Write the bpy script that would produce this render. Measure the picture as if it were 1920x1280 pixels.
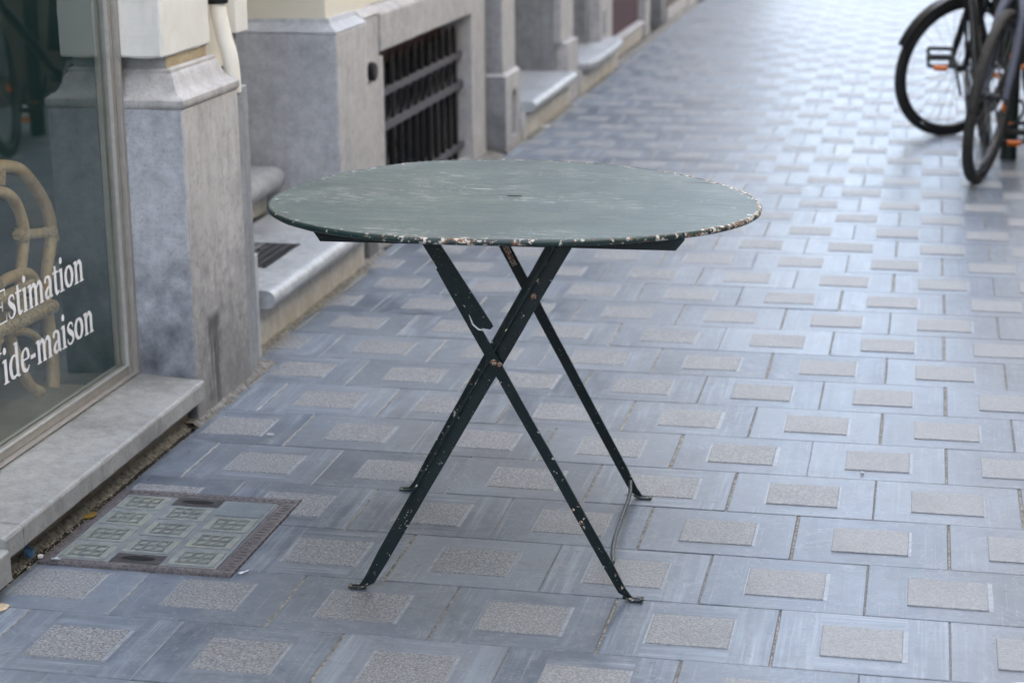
import bpy, bmesh, math, random
from math import sin, cos, pi, radians
from mathutils import Vector, Matrix, noise
random.seed(7)
scn = bpy.context.scene
for o in list(bpy.data.objects): bpy.data.objects.remove(o)
COL = scn.collection

# ------------------------------------------------------------------ camera
PITCH, ROLL, YAW = radians(15.11695), radians(-0.60272), radians(-12.15994)
fw = Vector((sin(YAW)*cos(PITCH), cos(YAW)*cos(PITCH), -sin(PITCH)))
rt = fw.cross(Vector((0, 0, 1))).normalized(); up = rt.cross(fw)
r2 = rt*cos(ROLL)+up*sin(ROLL); u2 = -rt*sin(ROLL)+up*cos(ROLL)
cam = bpy.data.cameras.new('camera'); camo = bpy.data.objects.new('camera', cam); COL.objects.link(camo)
M3 = Matrix((r2, u2, -fw)).transposed()
camo.matrix_world = Matrix.Translation((0, 0, 1.45)) @ M3.to_4x4()
cam.sensor_width = 36; cam.sensor_fit = 'HORIZONTAL'; cam.lens = 67.397
cam.clip_start = .05; cam.clip_end = 500
cam.dof.use_dof = True; cam.dof.focus_distance = 3.75; cam.dof.aperture_fstop = 4.2; cam.dof.aperture_blades = 8
scn.camera = camo

# ------------------------------------------------------------------ sky, sun, exposure
SUN_EL, SUN_AZ = radians(54), radians(-80)      # azimuth measured from +y towards +x
w = bpy.data.worlds.new('World'); scn.world = w; w.use_nodes = True
nt = w.node_tree; bg = nt.nodes['Background']
sky = nt.nodes.new('ShaderNodeTexSky'); sky.sky_type = 'NISHITA'; sky.sun_disc = False
sky.sun_elevation = SUN_EL; sky.sun_rotation = SUN_AZ; sky.air_density = 1.0; sky.dust_density = 3.0; sky.ozone_density = 1.0
hs = nt.nodes.new('ShaderNodeHueSaturation'); hs.inputs['Saturation'].default_value = .74; nt.links.new(sky.outputs[0], hs.inputs['Color']); nt.links.new(hs.outputs[0], bg.inputs[0]); bg.inputs[1].default_value = 0.15
sl = bpy.data.lights.new('sun', 'SUN'); sl.energy = 3.0; sl.angle = radians(0.6); sl.color = (1, .95, .87)
so = bpy.data.objects.new('sun', sl); COL.objects.link(so)
sd = Vector((sin(SUN_AZ)*cos(SUN_EL), cos(SUN_AZ)*cos(SUN_EL), sin(SUN_EL)))
so.rotation_euler = sd.to_track_quat('Z', 'Y').to_euler(); so.location = (-10, 0, 20)
scn.view_settings.view_transform = 'Standard'; scn.view_settings.look = 'None'
scn.view_settings.exposure = 2.83; scn.view_settings.gamma = 1
scn.render.engine = 'CYCLES'

# ------------------------------------------------------------------ node helper
class NT:
    def __init__(s, name):
        s.m = bpy.data.materials.new(name); s.m.use_nodes = True; s.t = s.m.node_tree
        s.b = s.t.nodes['Principled BSDF']; s.pos = s.new('ShaderNodeNewGeometry').outputs['Position']
    def new(s, ty): return s.t.nodes.new(ty)
    def put(s, sock, v):
        if isinstance(v, bpy.types.NodeSocket): s.t.links.new(v, sock)
        elif isinstance(v, (tuple, list)) and len(v) == 3 and sock.type == 'RGBA': sock.default_value = (*v, 1)
        else: sock.default_value = v
    def sc(s, v=(1, 1, 1), off=(0, 0, 0), src=None):
        n = s.new('ShaderNodeMapping'); s.t.links.new(src or s.pos, n.inputs[0]); n.inputs[3].default_value = v; n.inputs[1].default_value = off
        return n.outputs[0]
    def noise(s, scale, detail=4, rough=.55, vec=None, dist=0):
        n = s.new('ShaderNodeTexNoise'); s.t.links.new(vec or s.pos, n.inputs['Vector'])
        n.inputs['Scale'].default_value = scale; n.inputs['Detail'].default_value = detail; n.inputs['Roughness'].default_value = rough; n.inputs['Distortion'].default_value = dist
        return n.outputs['Fac']
    def vor(s, scale, vec=None, feat='F1'):
        n = s.new('ShaderNodeTexVoronoi'); n.feature = feat; s.t.links.new(vec or s.pos, n.inputs['Vector']); n.inputs['Scale'].default_value = scale
        return n.outputs['Distance']
    def mr(s, v, a, b, c=0., d=1.):
        n = s.new('ShaderNodeMapRange'); s.put(n.inputs[0], v); n.clamp = True
        for i, x in zip((1, 2, 3, 4), (a, b, c, d)): n.inputs[i].default_value = x
        return n.outputs[0]
    def ma(s, op, a, b=0.):
        n = s.new('ShaderNodeMath'); n.operation = op; s.put(n.inputs[0], a); s.put(n.inputs[1], b); return n.outputs[0]
    def mix(s, f, a, b, mode='MIX'):
        n = s.new('ShaderNodeMix'); n.data_type = 'RGBA'; n.blend_type = mode
        s.put(n.inputs['Factor'], f); s.put(n.inputs[6], a); s.put(n.inputs[7], b); return n.outputs[2]
    def xyz(s):
        n = s.new('ShaderNodeSeparateXYZ'); s.t.links.new(s.pos, n.inputs[0]); return n.outputs
    def attr(s, name):
        n = s.new('ShaderNodeAttribute'); n.attribute_name = name; return n
    def bump(s, h, strength=.3, dist=.002, nrm=None):
        n = s.new('ShaderNodeBump'); n.inputs['Strength'].default_value = strength; n.inputs['Distance'].default_value = dist
        s.put(n.inputs['Height'], h)
        if nrm: s.put(n.inputs['Normal'], nrm)
        return n.outputs[0]
    def out(s, col=None, rough=None, bump=None, metal=None, spec=None):
        for k, v in (('Base Color', col), ('Roughness', rough), ('Normal', bump), ('Metallic', metal), ('Specular IOR Level', spec)):
            if v is not None: s.put(s.b.inputs[k], v)
        return s.m

def simple(name, c, r=.6, var=.15, sc=12, metal=0, bump=.1):
    n = NT(name); f = n.noise(sc, 5); c2 = tuple(x*(1-var*2) for x in c)
    return n.out(n.mix(n.mr(f, .3, .7), c2, c), r, n.bump(n.noise(sc*20, 3), bump, .001), metal)

def bluestone(name, ca, cb, rough=.7, comb=0, streak=0., dirt_z=None, bumpd=.002, speck=.5):
    n = NT(name)
    big = n.noise(5, 6, .6); mid = n.noise(28, 6, .65); fine = n.noise(230, 4, .7)
    c = n.mix(n.mr(big, .33, .68), ca, cb)
    c = n.mix(n.ma('MULTIPLY', n.mr(mid, .35, .7), .55), c, tuple(min(1, x*1.35) for x in cb))
    c = n.mix(n.ma('MULTIPLY', n.mr(fine, .55, .72), .35*speck*2), c, tuple(x*.5 for x in ca))
    c = n.mix(n.ma('MULTIPLY', n.mr(n.noise(8, 8, .8, n.sc(off=(3, 9, 1))), .5, .72), .3), c, tuple(x*.5 for x in ca))
    c = n.mix(n.ma('MULTIPLY', n.mr(n.vor(170), .10, .16, 1, 0), .35), c, tuple(x*.4 for x in ca))
    vs_ = n.noise(1, 6, .7, n.sc((26, 26, 3.0), (2, 2, 5))); c = n.mix(n.ma('MULTIPLY', n.mr(vs_, .5, .72), .22), c, tuple(x*.5 for x in ca))
    c = n.mix(n.ma('MULTIPLY', n.mr(n.noise(120, 5, .75, n.sc(off=(1, 2, 7))), .5, .64), .3), c, tuple(x*.45 for x in ca))
    if streak:
        st = n.noise(1, 5, .6, n.sc((34, 34, 1.6)))
        c = n.mix(n.ma('MULTIPLY', n.mr(st, .45, .68), streak), c, tuple(x*.42 for x in ca))
        st2 = n.noise(1, 4, .6, n.sc((60, 60, 2.5), (3, 7, 1)))
        c = n.mix(n.ma('MULTIPLY', n.mr(st2, .58, .7), streak*.6), c, tuple(min(1, x*1.5) for x in cb))
    wht = n.mr(n.noise(90, 2, .5), .74, .78)
    c = n.mix(n.ma('MULTIPLY', wht, .6), c, (.6, .6, .58))
    if dirt_z:
        z = n.xyz()[2]
        d = n.ma('ADD', n.mr(z, dirt_z[0], dirt_z[1], 1, 0), n.mr(n.noise(9, 5), .3, .7, -.45, .45))
        c = n.mix(n.ma('MULTIPLY', n.mr(d, .2, 1), dirt_z[2]), c, dirt_z[3] if len(dirt_z) > 3 else (.05, .05, .052))
    h = n.ma('ADD', n.ma('MULTIPLY', fine, .35), n.ma('MULTIPLY', mid, .7))
    if comb:
        cz = n.noise(1, 2, .5, n.sc((6, 6, 210)))
        h = n.ma('ADD', h, n.ma('MULTIPLY', cz, comb))
    return n.out(c, rough, n.bump(h, .55, bumpd))

# ------------------------------------------------------------------ materials
def m_paving(name='paving_stone'):
    n = NT(name); tv = n.attr('tint').outputs['Fac']; t2 = n.attr('wear').outputs['Fac']
    sep = n.new('ShaderNodeSeparateXYZ'); n.t.links.new(n.attr('slab_uv').outputs['Vector'], sep.inputs[0]); U, V = sep.outputs[0], sep.outputs[1]
    du = n.ma('ABSOLUTE', n.ma('SUBTRACT', U, .5)); dv = n.ma('ABSOLUTE', n.ma('SUBTRACT', V, .5))
    big = n.noise(2.2, 5, .6); mid = n.noise(22, 6, .65); fine = n.noise(420, 3, .7)
    c = n.mix(n.mr(tv, 0, 1), (.068, .092, .130), (.168, .200, .245))
    c = n.mix(n.ma('MULTIPLY', n.mr(big, .42, .62), .6), c, (.19, .225, .272))
    c = n.mix(n.ma('MULTIPLY', n.mr(mid, .48, .7), .4), c, (.27, .29, .32))
    # brush marks run along the slab's long sides and across its ends
    s1 = n.noise(1, 5, .65, n.sc((3.0, 150, 1))); s2 = n.noise(1, 5, .65, n.sc((150, 3.0, 1), (4, 2, 0)))
    b1 = n.noise(1, 3, .6, n.sc((2.5, 38, 1), (1, 1, 0))); b2 = n.noise(1, 3, .6, n.sc((38, 2.5, 1), (8, 2, 0)))
    ends = n.mr(du, .245, .262); sides = n.ma('MULTIPLY', n.mr(dv, .255, .275), n.ma('SUBTRACT', 1., ends))
    sm = n.ma('ADD', n.ma('MULTIPLY', n.ma('MULTIPLY', n.mr(b2, .42, .62), n.mr(s2, .35, .62)), ends), n.ma('MULTIPLY', n.ma('MULTIPLY', n.mr(b1, .42, .62), n.mr(s1, .35, .62)), sides))
    pale = n.ma('MULTIPLY', n.mr(t2, .25, 1.0), n.mr(big, .3, .6, .45, 1))
    c = n.mix(n.ma('MULTIPLY', n.ma('MULTIPLY', sm, pale), .85), c, (.36, .415, .49))
    ln_ = n.ma('ADD', n.ma('MULTIPLY', n.mr(s2, .60, .66), ends), n.ma('MULTIPLY', n.mr(s1, .60, .66), sides))
    c = n.mix(n.ma('MULTIPLY', ln_, .32), c, (.42, .45, .48))
    # pale marks, dark grime and worn spots
    c = n.mix(n.ma('MULTIPLY', n.mr(n.noise(75, 4, .65), .62, .70), .5), c, (.40, .41, .42))
    c = n.mix(n.ma('MULTIPLY', n.mr(n.noise(38, 4, .65, n.sc(off=(9, 3, 0))), .60, .72), .55), c, (.055, .062, .078))
    c = n.mix(n.ma('MULTIPLY', n.mr(n.noise(6, 5, .7, n.sc(off=(2, 8, 0))), .55, .75), .5), c, (.075, .082, .10))
    c = n.mix(n.ma('MULTIPLY', n.mr(fine, .5, .7), .22), c, (.07, .08, .1))
    c = n.mix(n.ma('MULTIPLY', n.mr(n.noise(.9, 6, .72, n.sc(off=(6, 2, 0))), .5, .66), .4), c, (.105, .10, .10))
    rv = n.noise(1, 5, .7, n.sc((5, 5, 1), (2, 5, 0)), 1.5); c = n.mix(n.ma('MULTIPLY', n.mr(n.ma('ABSOLUTE', n.ma('SUBTRACT', rv, .5)), .0, .012, 1, 0), .28), c, (.36, .38, .40))
    # dirt held along the slab edges
    ed = n.ma('MAXIMUM', n.mr(du, .482, .5), n.mr(dv, .482, .5))
    c = n.mix(n.ma('MULTIPLY', n.ma('MULTIPLY', ed, n.mr(n.noise(30, 4, .7), .4, .6)), .5), c, (.10, .095, .08))
    # trodden-in gum
    g = n.vor(1.25, n.sc((1, 1, 0), (.35, .2, 0))); g = n.ma('MULTIPLY', n.mr(g, .010, .014, .75, 0), 1.)
    c = n.mix(g, c, (.38, .37, .33))
    g2 = n.vor(2.3, n.sc((1, 1, 0), (5.35, 1.2, 0))); c = n.mix(n.mr(g2, .010, .014, .6, 0), c, (.07, .07, .072))
    rgh = n.mr(n.ma('ADD', mid, n.ma('ADD', n.ma('MULTIPLY', sm, .25), n.ma('MULTIPLY', big, .4))), .45, 1.1, .31, .48)
    h = n.ma('ADD', n.ma('MULTIPLY', mid, .8), n.ma('ADD', n.ma('MULTIPLY', fine, .3), n.ma('ADD', n.ma('MULTIPLY', big, 2.5), n.ma('MULTIPLY', s1, .25))))
    return n.out(c, rgh, n.bump(h, .3, .0014), spec=.55)
def m_inlay():
    n = NT('bush_hammered_stone'); tv = n.attr('tint').outputs['Fac']
    a = n.noise(210, 4, .7); b = n.vor(260)
    c = n.mix(n.mr(a, .42, .60), (.125, .130, .140), (.335, .342, .352))
    c = n.mix(n.ma('MULTIPLY', n.mr(tv, 0, 1), .55), c, (.345, .358, .375))  # inlays turn paler to the right, sky sheen put into the colour
    c = n.mix(n.ma('MULTIPLY', n.mr(b, .1, .35, 1, 0), .3), c, (.42, .42, .41))
    c = n.mix(n.ma('MULTIPLY', n.mr(n.noise(6, 3), .5, .75), .25), c, (.15, .15, .15))
    c = n.mix(n.ma('MULTIPLY', n.mr(n.noise(38, 5, .7), .5, .7), .35), c, (.22, .23, .25))
    return n.out(c, .50, n.bump(n.ma('ADD', a, n.ma('MULTIPLY', b, .6)), .7, .0018), spec=.6)
M = {}
M['paving'] = m_paving(); M['inlay'] = m_inlay()
def m_edge():
    n = NT('pale_sawn_stone'); f = n.noise(60, 4, .6)
    return n.out(n.mix(n.mr(f, .3, .7), (.19, .21, .245), (.33, .355, .385)), .42, n.bump(f, .2, .001), spec=.6)
M['edge'] = m_edge()
def m_joint(name, a, b, rough=.9):
    n = NT(name); f = n.noise(70, 5, .7)
    return n.out(n.mix(n.mr(f, .4, .62), a, b), rough, n.bump(n.noise(260, 3, .7), .8, .003))
M['mortar'] = m_joint('joint_mortar', (.12, .11, .09), (.42, .385, .32), .6)
M['dirt'] = m_joint('joint_dirt', (.012, .011, .010), (.045, .04, .034))
M['kerbdirt'] = m_joint('wall_foot_mortar', (.09, .085, .075), (.27, .26, .24))
M['ground'] = simple('street_ground', (.13, .13, .135), .8)
M['stone'] = bluestone('limestone_blue', (.30, .32, .36), (.47, .49, .53), .72, comb=.5, dirt_z=(.02, .50, .9, (.05, .057, .075)))
M['stone_p'] = bluestone('limestone_pier', (.34, .36, .40), (.46, .48, .52), .75, comb=.3)
M['stone_w'] = bluestone('limestone_warm', (.35, .34, .345), (.46, .45, .455), .78, streak=.25)
M['stone_g'] = bluestone('limestone_grey', (.19, .195, .21), (.30, .305, .315), .75, streak=.3, dirt_z=(0, .3, .5))
M['sill'] = bluestone('limestone_sill', (.20, .20, .195), (.33, .335, .33), .55, bumpd=.001)
M['step'] = bluestone('limestone_step', (.26, .28, .30), (.44, .46, .485), .42, bumpd=.0012)
M['riser'] = bluestone('limestone_riser', (.45, .44, .425), (.60, .59, .57), .8, streak=.3, dirt_z=(-.02, .13, .55, (.34, .29, .22)))
M['riser_d'] = bluestone('dirty_plinth', (.13, .11, .085), (.27, .235, .185), .85)
def m_pilaster_side():
    n = NT('limestone_weathered_lit_side'); X = n.xyz()
    big = n.noise(4, 5, .6); mid = n.noise(30, 6, .65); fine = n.noise(260, 3, .7)
    c = n.mix(n.mr(big, .35, .65), (.42, .415, .425), (.54, .535, .545))
    st = n.noise(1, 6, .65, n.sc((22, 26, 2.8)))
    c = n.mix(n.ma('MULTIPLY', n.mr(st, .44, .68), .38), c, (.22, .215, .225))
    st2 = n.noise(1, 5, .6, n.sc((30, 45, 5), (5, 1, 2)))
    c = n.mix(n.ma('MULTIPLY', n.mr(st2, .55, .7), .5), c, (.45, .44, .42))
    c = n.mix(n.ma('MULTIPLY', n.mr(n.noise(9, 7, .75, n.sc(off=(3, 9, 1))), .5, .68), .45), c, (.2, .2, .205))
    c = n.mix(n.ma('MULTIPLY', n.mr(n.noise(60, 5, .75), .52, .66), .3), c, (.16, .155, .155))
    low = n.ma('ADD', n.mr(X[2], .05, .55, 1, 0), n.mr(mid, .3, .7, -.35, .35))
    c = n.mix(n.ma('MULTIPLY', n.mr(low, .1, 1), .7), c, (.13, .13, .135))
    # the splash stain that has run down the stone
    yw = n.ma('ADD', X[1], n.mr(n.noise(1, 3, .6, n.sc((1, 1, 9))), .3, .7, -.02, .02))
    band = n.ma('MULTIPLY', n.mr(yw, 4.425, 4.445), n.mr(yw, 4.50, 4.525, 1, 0))
    zz = n.ma('MULTIPLY', n.mr(X[2], .235, .262, 1, 0), n.mr(X[2], -.01, .03))
    run = n.noise(1, 4, .7, n.sc((1, 115, 4)))
    solid = n.mr(X[2], .15, .22)
    rm = n.ma('MAXIMUM', n.mr(run, .44, .54), solid)
    c = n.mix(n.ma('MULTIPLY', n.ma('MULTIPLY', band, zz), n.ma('MULTIPLY', rm, .8)), c, (.035, .033, .033))
    h = n.ma('ADD', n.ma('MULTIPLY', mid, .7), n.ma('ADD', n.ma('MULTIPLY', fine, .3), n.ma('MULTIPLY', st, .8)))
    return n.out(c, .75, n.bump(h, .6, .002))
M['pil_side'] = m_pilaster_side()
M['cream'] = simple('cream_wall_paint', (.74, .70, .60), .55, .04, 6, bump=.25)
M['white'] = simple('white_wall_paint', (.76, .75, .72), .5, .04, 9, bump=.5)
M['ochre'] = bluestone('bare_ochre_joint', (.28, .21, .12), (.44, .37, .26), .85)
M['pipe_w'] = simple('cream_pipe_paint', (.78, .75, .68), .35, .03, 20)
M['pipe_g'] = bluestone('grey_painted_lead', (.20, .215, .24), (.30, .32, .35), .6, streak=.3)
M['alu'] = simple('anodised_frame', (.36, .34, .315), .45, .1, 30, metal=.15)
M['bead'] = simple('light_bead', (.55, .56, .55), .35, .1, 60, metal=.4)
M['letter'] = simple('white_vinyl', (.85, .86, .9), .5, .02, 10, bump=0)
M['interior'] = simple('shop_interior_paint', (.036, .092, .094), .8, .2, 3)
M['int_floor'] = simple('shop_floor_boards', (.20, .19, .16), .6, .2, 8)
M['iron'] = simple('black_iron', (.010, .010, .012), .55, .2, 60, metal=.4, bump=.4)
M['iron_g'] = simple('lit_iron_rail', (.11, .105, .12), .5, .2, 60, metal=.3, bump=.4)  # rails kept greyer than the bars, light on them put into the colour
M['redboard'] = simple('dark_red_board', (.10, .028, .016), .6, .25, 15)
M['maroon'] = simple('maroon_door_paint', (.055, .010, .020), .7, .1, 10)
M['brownwall'] = simple('brown_render', (.13, .105, .085), .8, .2, 5)
M['ochrewall'] = simple('ochre_render', (.42, .30, .16), .8, .2, 5)
M['pale'] = simple('pale_upper_wall', (.60, .56, .49), .7, .08, 3)
M['darkwood'] = simple('dark_door', (.04, .035, .03), .5, .2, 10)
def m_glass():
    m = bpy.data.materials.new('window_glass'); m.use_nodes = True; t = m.node_tree; t.nodes.clear()
    o = t.nodes.new('ShaderNodeOutputMaterial'); mx = t.nodes.new('ShaderNodeMixShader'); tr = t.nodes.new('ShaderNodeBsdfTransparent'); gl = t.nodes.new('ShaderNodeBsdfGlossy')
    fr0 = t.nodes.new('ShaderNodeFresnel'); fr0.inputs[0].default_value = 1.52
    ge = t.nodes.new('ShaderNodeNewGeometry'); inv = t.nodes.new('ShaderNodeMath'); inv.operation = 'SUBTRACT'; inv.inputs[0].default_value = 1; t.links.new(ge.outputs['Backfacing'], inv.inputs[1])
    k_ = t.nodes.new('ShaderNodeMath'); k_.operation = 'MULTIPLY'; k_.inputs[1].default_value = 1.8; t.links.new(fr0.outputs[0], k_.inputs[0])
    fr = t.nodes.new('ShaderNodeMath'); fr.operation = 'MULTIPLY'; t.links.new(k_.outputs[0], fr.inputs[0]); t.links.new(inv.outputs[0], fr.inputs[1])
    tr.inputs[0].default_value = (.90, .935, .92, 1); gl.inputs[0].default_value = (.95, 1, .98, 1); gl.inputs['Roughness'].default_value = .0
    t.links.new(fr.outputs[0], mx.inputs[0]); t.links.new(tr.outputs[0], mx.inputs[1]); t.links.new(gl.outputs[0], mx.inputs[2]); t.links.new(mx.outputs[0], o.inputs[0])
    return m
M['glass'] = m_glass()
M['darkglass'] = simple('dark_window_glass', (.02, .025, .028), .08, .1, 3, bump=0)
def m_top():
    n = NT('worn_green_table_paint')
    big = n.noise(3.5, 5, .6); br = n.noise(1, 6, .65, n.sc((9, 120, 40))); mid = n.noise(16, 6, .7)
    c = n.mix(n.mr(big, .3, .7), (.034, .060, .068), (.056, .088, .091))
    c = n.mix(n.ma('MULTIPLY', n.mr(br, .42, .7), .25), c, (.125, .175, .17))
    c = n.mix(n.ma('MULTIPLY', n.mr(n.noise(1, 5, .6, n.sc((5, 60, 30), (3, 3, 3))), .5, .7), .45), c, (.045, .07, .068))
    c = n.mix(n.ma('MULTIPLY', n.mr(mid, .5, .72), .3), c, (.13, .175, .165))
    c = n.mix(n.ma('MULTIPLY', n.mr(n.noise(7, 5, .65, n.sc(off=(4, 1, 2))), .45, .7), .4), c, (.13, .17, .15))
    patch = n.mr(n.noise(4.5, 4, .6, n.sc(off=(2.2, .4, 0))), .47, .60)
    def rot(ang, scl, off=(0, 0, 0)):
        rc = n.new('ShaderNodeMapping'); n.t.links.new(n.pos, rc.inputs[0]); rc.inputs[2].default_value = (0, 0, ang); rc.inputs[3].default_value = scl; rc.inputs[1].default_value = off; return rc.outputs[0]
    s1 = n.mr(n.noise(1, 3, .6, rot(.15, (28, 240, 60)), .9), .665, .69)
    s2 = n.mr(n.noise(1, 4, .65, n.sc((80, 130, 60), (7, 4, 0)), 1.2), .65, .68)
    s3 = n.mr(n.noise(1, 2, .5, n.sc((300, 360, 100), (2, 4, 0))), .70, .74)
    s4 = n.mr(n.noise(1, 3, .5, rot(.7, (13, 260, 50)), .3), .66, .685); s5 = n.mr(n.noise(1, 3, .5, rot(-.9, (15, 280, 50), (4, 4, 0)), .3), .67, .69)
    s = n.ma('MAXIMUM', n.ma('MAXIMUM', n.ma('MULTIPLY', s1, patch), n.ma('MULTIPLY', s2, patch)), n.ma('MAXIMUM', n.ma('MULTIPLY', s3, .8), n.ma('MULTIPLY', n.ma('MAXIMUM', s4, s5), patch)))
    rim = n.attr('rim').outputs['Fac']
    rw = n.ma('MULTIPLY', n.mr(rim, .93, 1, 0, 1), n.mr(n.ma('ADD', n.noise(50, 5, .7), n.mr(rim, .93, 1, -.14, -.02)), .54, .58))
    s = n.ma('MAXIMUM', s, rw)
    c = n.mix(n.ma('MULTIPLY', s, .9), c, (.72, .73, .69))
    rust = n.mr(n.noise(1, 3, .6, n.sc((26, 120, 20), (31, 12, 0))), .71, .74)
    c = n.mix(n.ma('MULTIPLY', rust, .8), c, (.20, .11, .07))
    rg = n.mr(n.ma('ADD', br, n.ma('ADD', n.ma('MULTIPLY', big, .5), n.ma('MULTIPLY', mid, .4))), .7, 1.2, .36, .6)
    return n.out(c, rg, n.bump(n.ma('ADD', n.ma('MULTIPLY', br, .8), n.ma('ADD', n.ma('MULTIPLY', big, 5.), n.ma('MULTIPLY', s, -.6))), .3, .0012), spec=.42)
def chipped(name, base, amt=.0, sc=70, rough=.38, rustc=(.17, .055, .02), rthr=.5, xw=None):
    n = NT(name); b2 = tuple(x*1.9 for x in base)
    c = n.mix(n.mr(n.noise(14, 4), .3, .7), base, b2)
    big = n.noise(3.5, 2)
    a = n.noise(sc, 5, .65); thr = n.mr(big, .3, .7, .05, -.05)
    v = n.ma('ADD', a, thr)
    if xw: v = n.ma('ADD', v, n.mr(n.xyz()[0], xw[0], xw[1], xw[2], xw[3]))
    chip = n.mr(v, .60-amt, .62-amt)
    rust = n.mr(n.noise(sc*1.3, 4, .6, n.sc(off=(5, 2, 8))), rthr, rthr+.05)
    cc = n.mix(rust, (.62, .585, .52), rustc)
    c = n.mix(chip, c, cc)
    c = n.mix(n.ma('MULTIPLY', n.mr(n.noise(300, 2), .70, .74), .5), c, (.35, .36, .33))
    return n.out(c, n.mr(chip, 0, 1, rough, .7), n.bump(n.ma('SUBTRACT', n.noise(200, 3), chip), .45, .001), spec=.5)
M['top'] = m_top()
M['rim'] = chipped('chipped_rim_paint', (.012, .028, .026), .055, 72, rustc=(.22, .11, .065), rthr=.49, xw=(-1.25, -.35, -.09, .07))
M['leg'] = chipped('chipped_leg_paint', (.005, .0105, .0112), -.042, 75, .36)
M['leg'].node_tree.nodes['Principled BSDF'].inputs['Specular IOR Level'].default_value = .3
M['leg2'] = chipped('worn_foot_paint', (.008, .017, .017), .03, 85, .38)
M['rust'] = chipped('rusted_bolt', (.12, .05, .025), .1, 300, .7)
M['rod'] = simple('worn_steel_rod', (.10, .11, .115), .4, .4, 120, metal=.6, bump=.5)
M['tyre'] = simple('tyre_rubber', (.018, .018, .018), .65, .2, 40)
M['tyre_d'] = simple('dusty_tyre_tread', (.05, .047, .042), .8, .3, 60)
M['blackp'] = simple('black_paint', (.012, .013, .015), .3, .1, 30)
M['fork'] = simple('grey_blue_paint', (.15, .16, .21), .35, .1, 20)
M['steel'] = simple('steel', (.35, .36, .38), .3, .1, 20, metal=.9)
M['orange'] = simple('orange_reflector', (.85, .20, .015), .25, .1, 60)
M['bollard'] = simple('dark_green_post', (.008, .022, .016), .35, .2, 20)
def m_cane():
    n = NT('rattan_cane'); f = n.noise(1, 4, .6, n.sc((25, 25, 6))); g = n.noise(45, 3)
    c = n.mix(n.mr(f, .3, .7), (.40, .24, .11), (.64, .46, .27)); c = n.mix(n.ma('MULTIPLY', n.mr(g, .6, .75), .6), c, (.2, .11, .05))
    return n.out(c, .4, n.bump(f, .3, .002))
def m_wrap():
    n = NT('rattan_binding'); f = n.noise(1, 3, .5, n.sc((30, 190, 190)))
    return n.out(n.mix(n.mr(f, .35, .6), (.2, .12, .06), (.55, .40, .24)), .5, n.bump(f, .7, .003))
M['cane'] = m_cane(); M['wrap'] = m_wrap()
def m_cast():
    n = NT('cast_iron_worn'); X = n.pos; bk = n.new('ShaderNodeTexBrick'); n.t.links.new(n.sc((1, 1, 1)), bk.inputs['Vector'])
    bk.inputs['Scale'].default_value = 26; bk.inputs['Mortar Size'].default_value = .03; bk.inputs['Row Height'].default_value = .3
    h = bk.outputs['Fac']; f = n.noise(60, 5, .7)
    c = n.mix(n.mr(f, .35, .7), (.12, .105, .11), (.24, .22, .225)); c = n.mix(n.ma('MULTIPLY', h, .5), c, (.03, .027, .028))
    return n.out(c, .5, n.bump(n.ma('SUBTRACT', n.ma('MULTIPLY', f, .4), h), .6, .003), .3)
M['cast'] = m_cast()
def m_gblock():
    n = NT('old_cast_glass'); f = n.noise(35, 5, .65)
    c = n.mix(n.mr(f, .35, .65), (.20, .225, .215), (.31, .335, .31)); c = n.mix(n.ma('MULTIPLY', n.mr(n.noise(12, 3), .5, .7), .5), c, (.33, .33, .25))
    return n.out(c, .25, n.bump(f, .3, .002), spec=.7)
M['gblock'] = m_gblock()
M['gdark'] = simple('shaded_cast_glass', (.235, .255, .24), .35, .3, 90, bump=.5)  # relief lines darker than the panels, edge shade put into the colour
M['gframe'] = bluestone('iron_lattice_grey', (.15, .165, .175), (.22, .24, .25), .4, bumpd=.001)
M['slab'] = bluestone('slate_insert', (.13, .165, .185), (.18, .215, .235), .45, bumpd=.001)
M['vent'] = simple('pierced_vent_iron', (.10, .093, .097), .5, .3, 90, metal=.3, bump=.6)
M['unlit'] = simple('unlit_depth', (.004, .004, .004), .9, 0, 3, bump=0)  # near-black that puts the shade of openings into the colour
def m_mesh():
    n = NT('woven_grate'); a = n.new('ShaderNodeTexChecker'); n.t.links.new(n.pos, a.inputs[0]); a.inputs['Scale'].default_value = 90
    return n.out(n.mix(a.outputs[1], (.03, .03, .033), (.13, .13, .135)), .5, n.bump(a.outputs[1], .5, .002))
M['paperw'] = simple('white_paper', (.75, .76, .78), .7, .05, 30)
M['bluep'] = simple('blue_plastic', (.08, .18, .32), .4, .2, 60)
M['leaf'] = simple('yellow_leaf', (.42, .27, .04), .6, .4, 50)
M['chalk'] = m_joint('worn_white_paint', (.50, .52, .55), (.85, .87, .9), .6)
M['butt'] = simple('filter_paper', (.62, .50, .34), .8, .2, 100)

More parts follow.
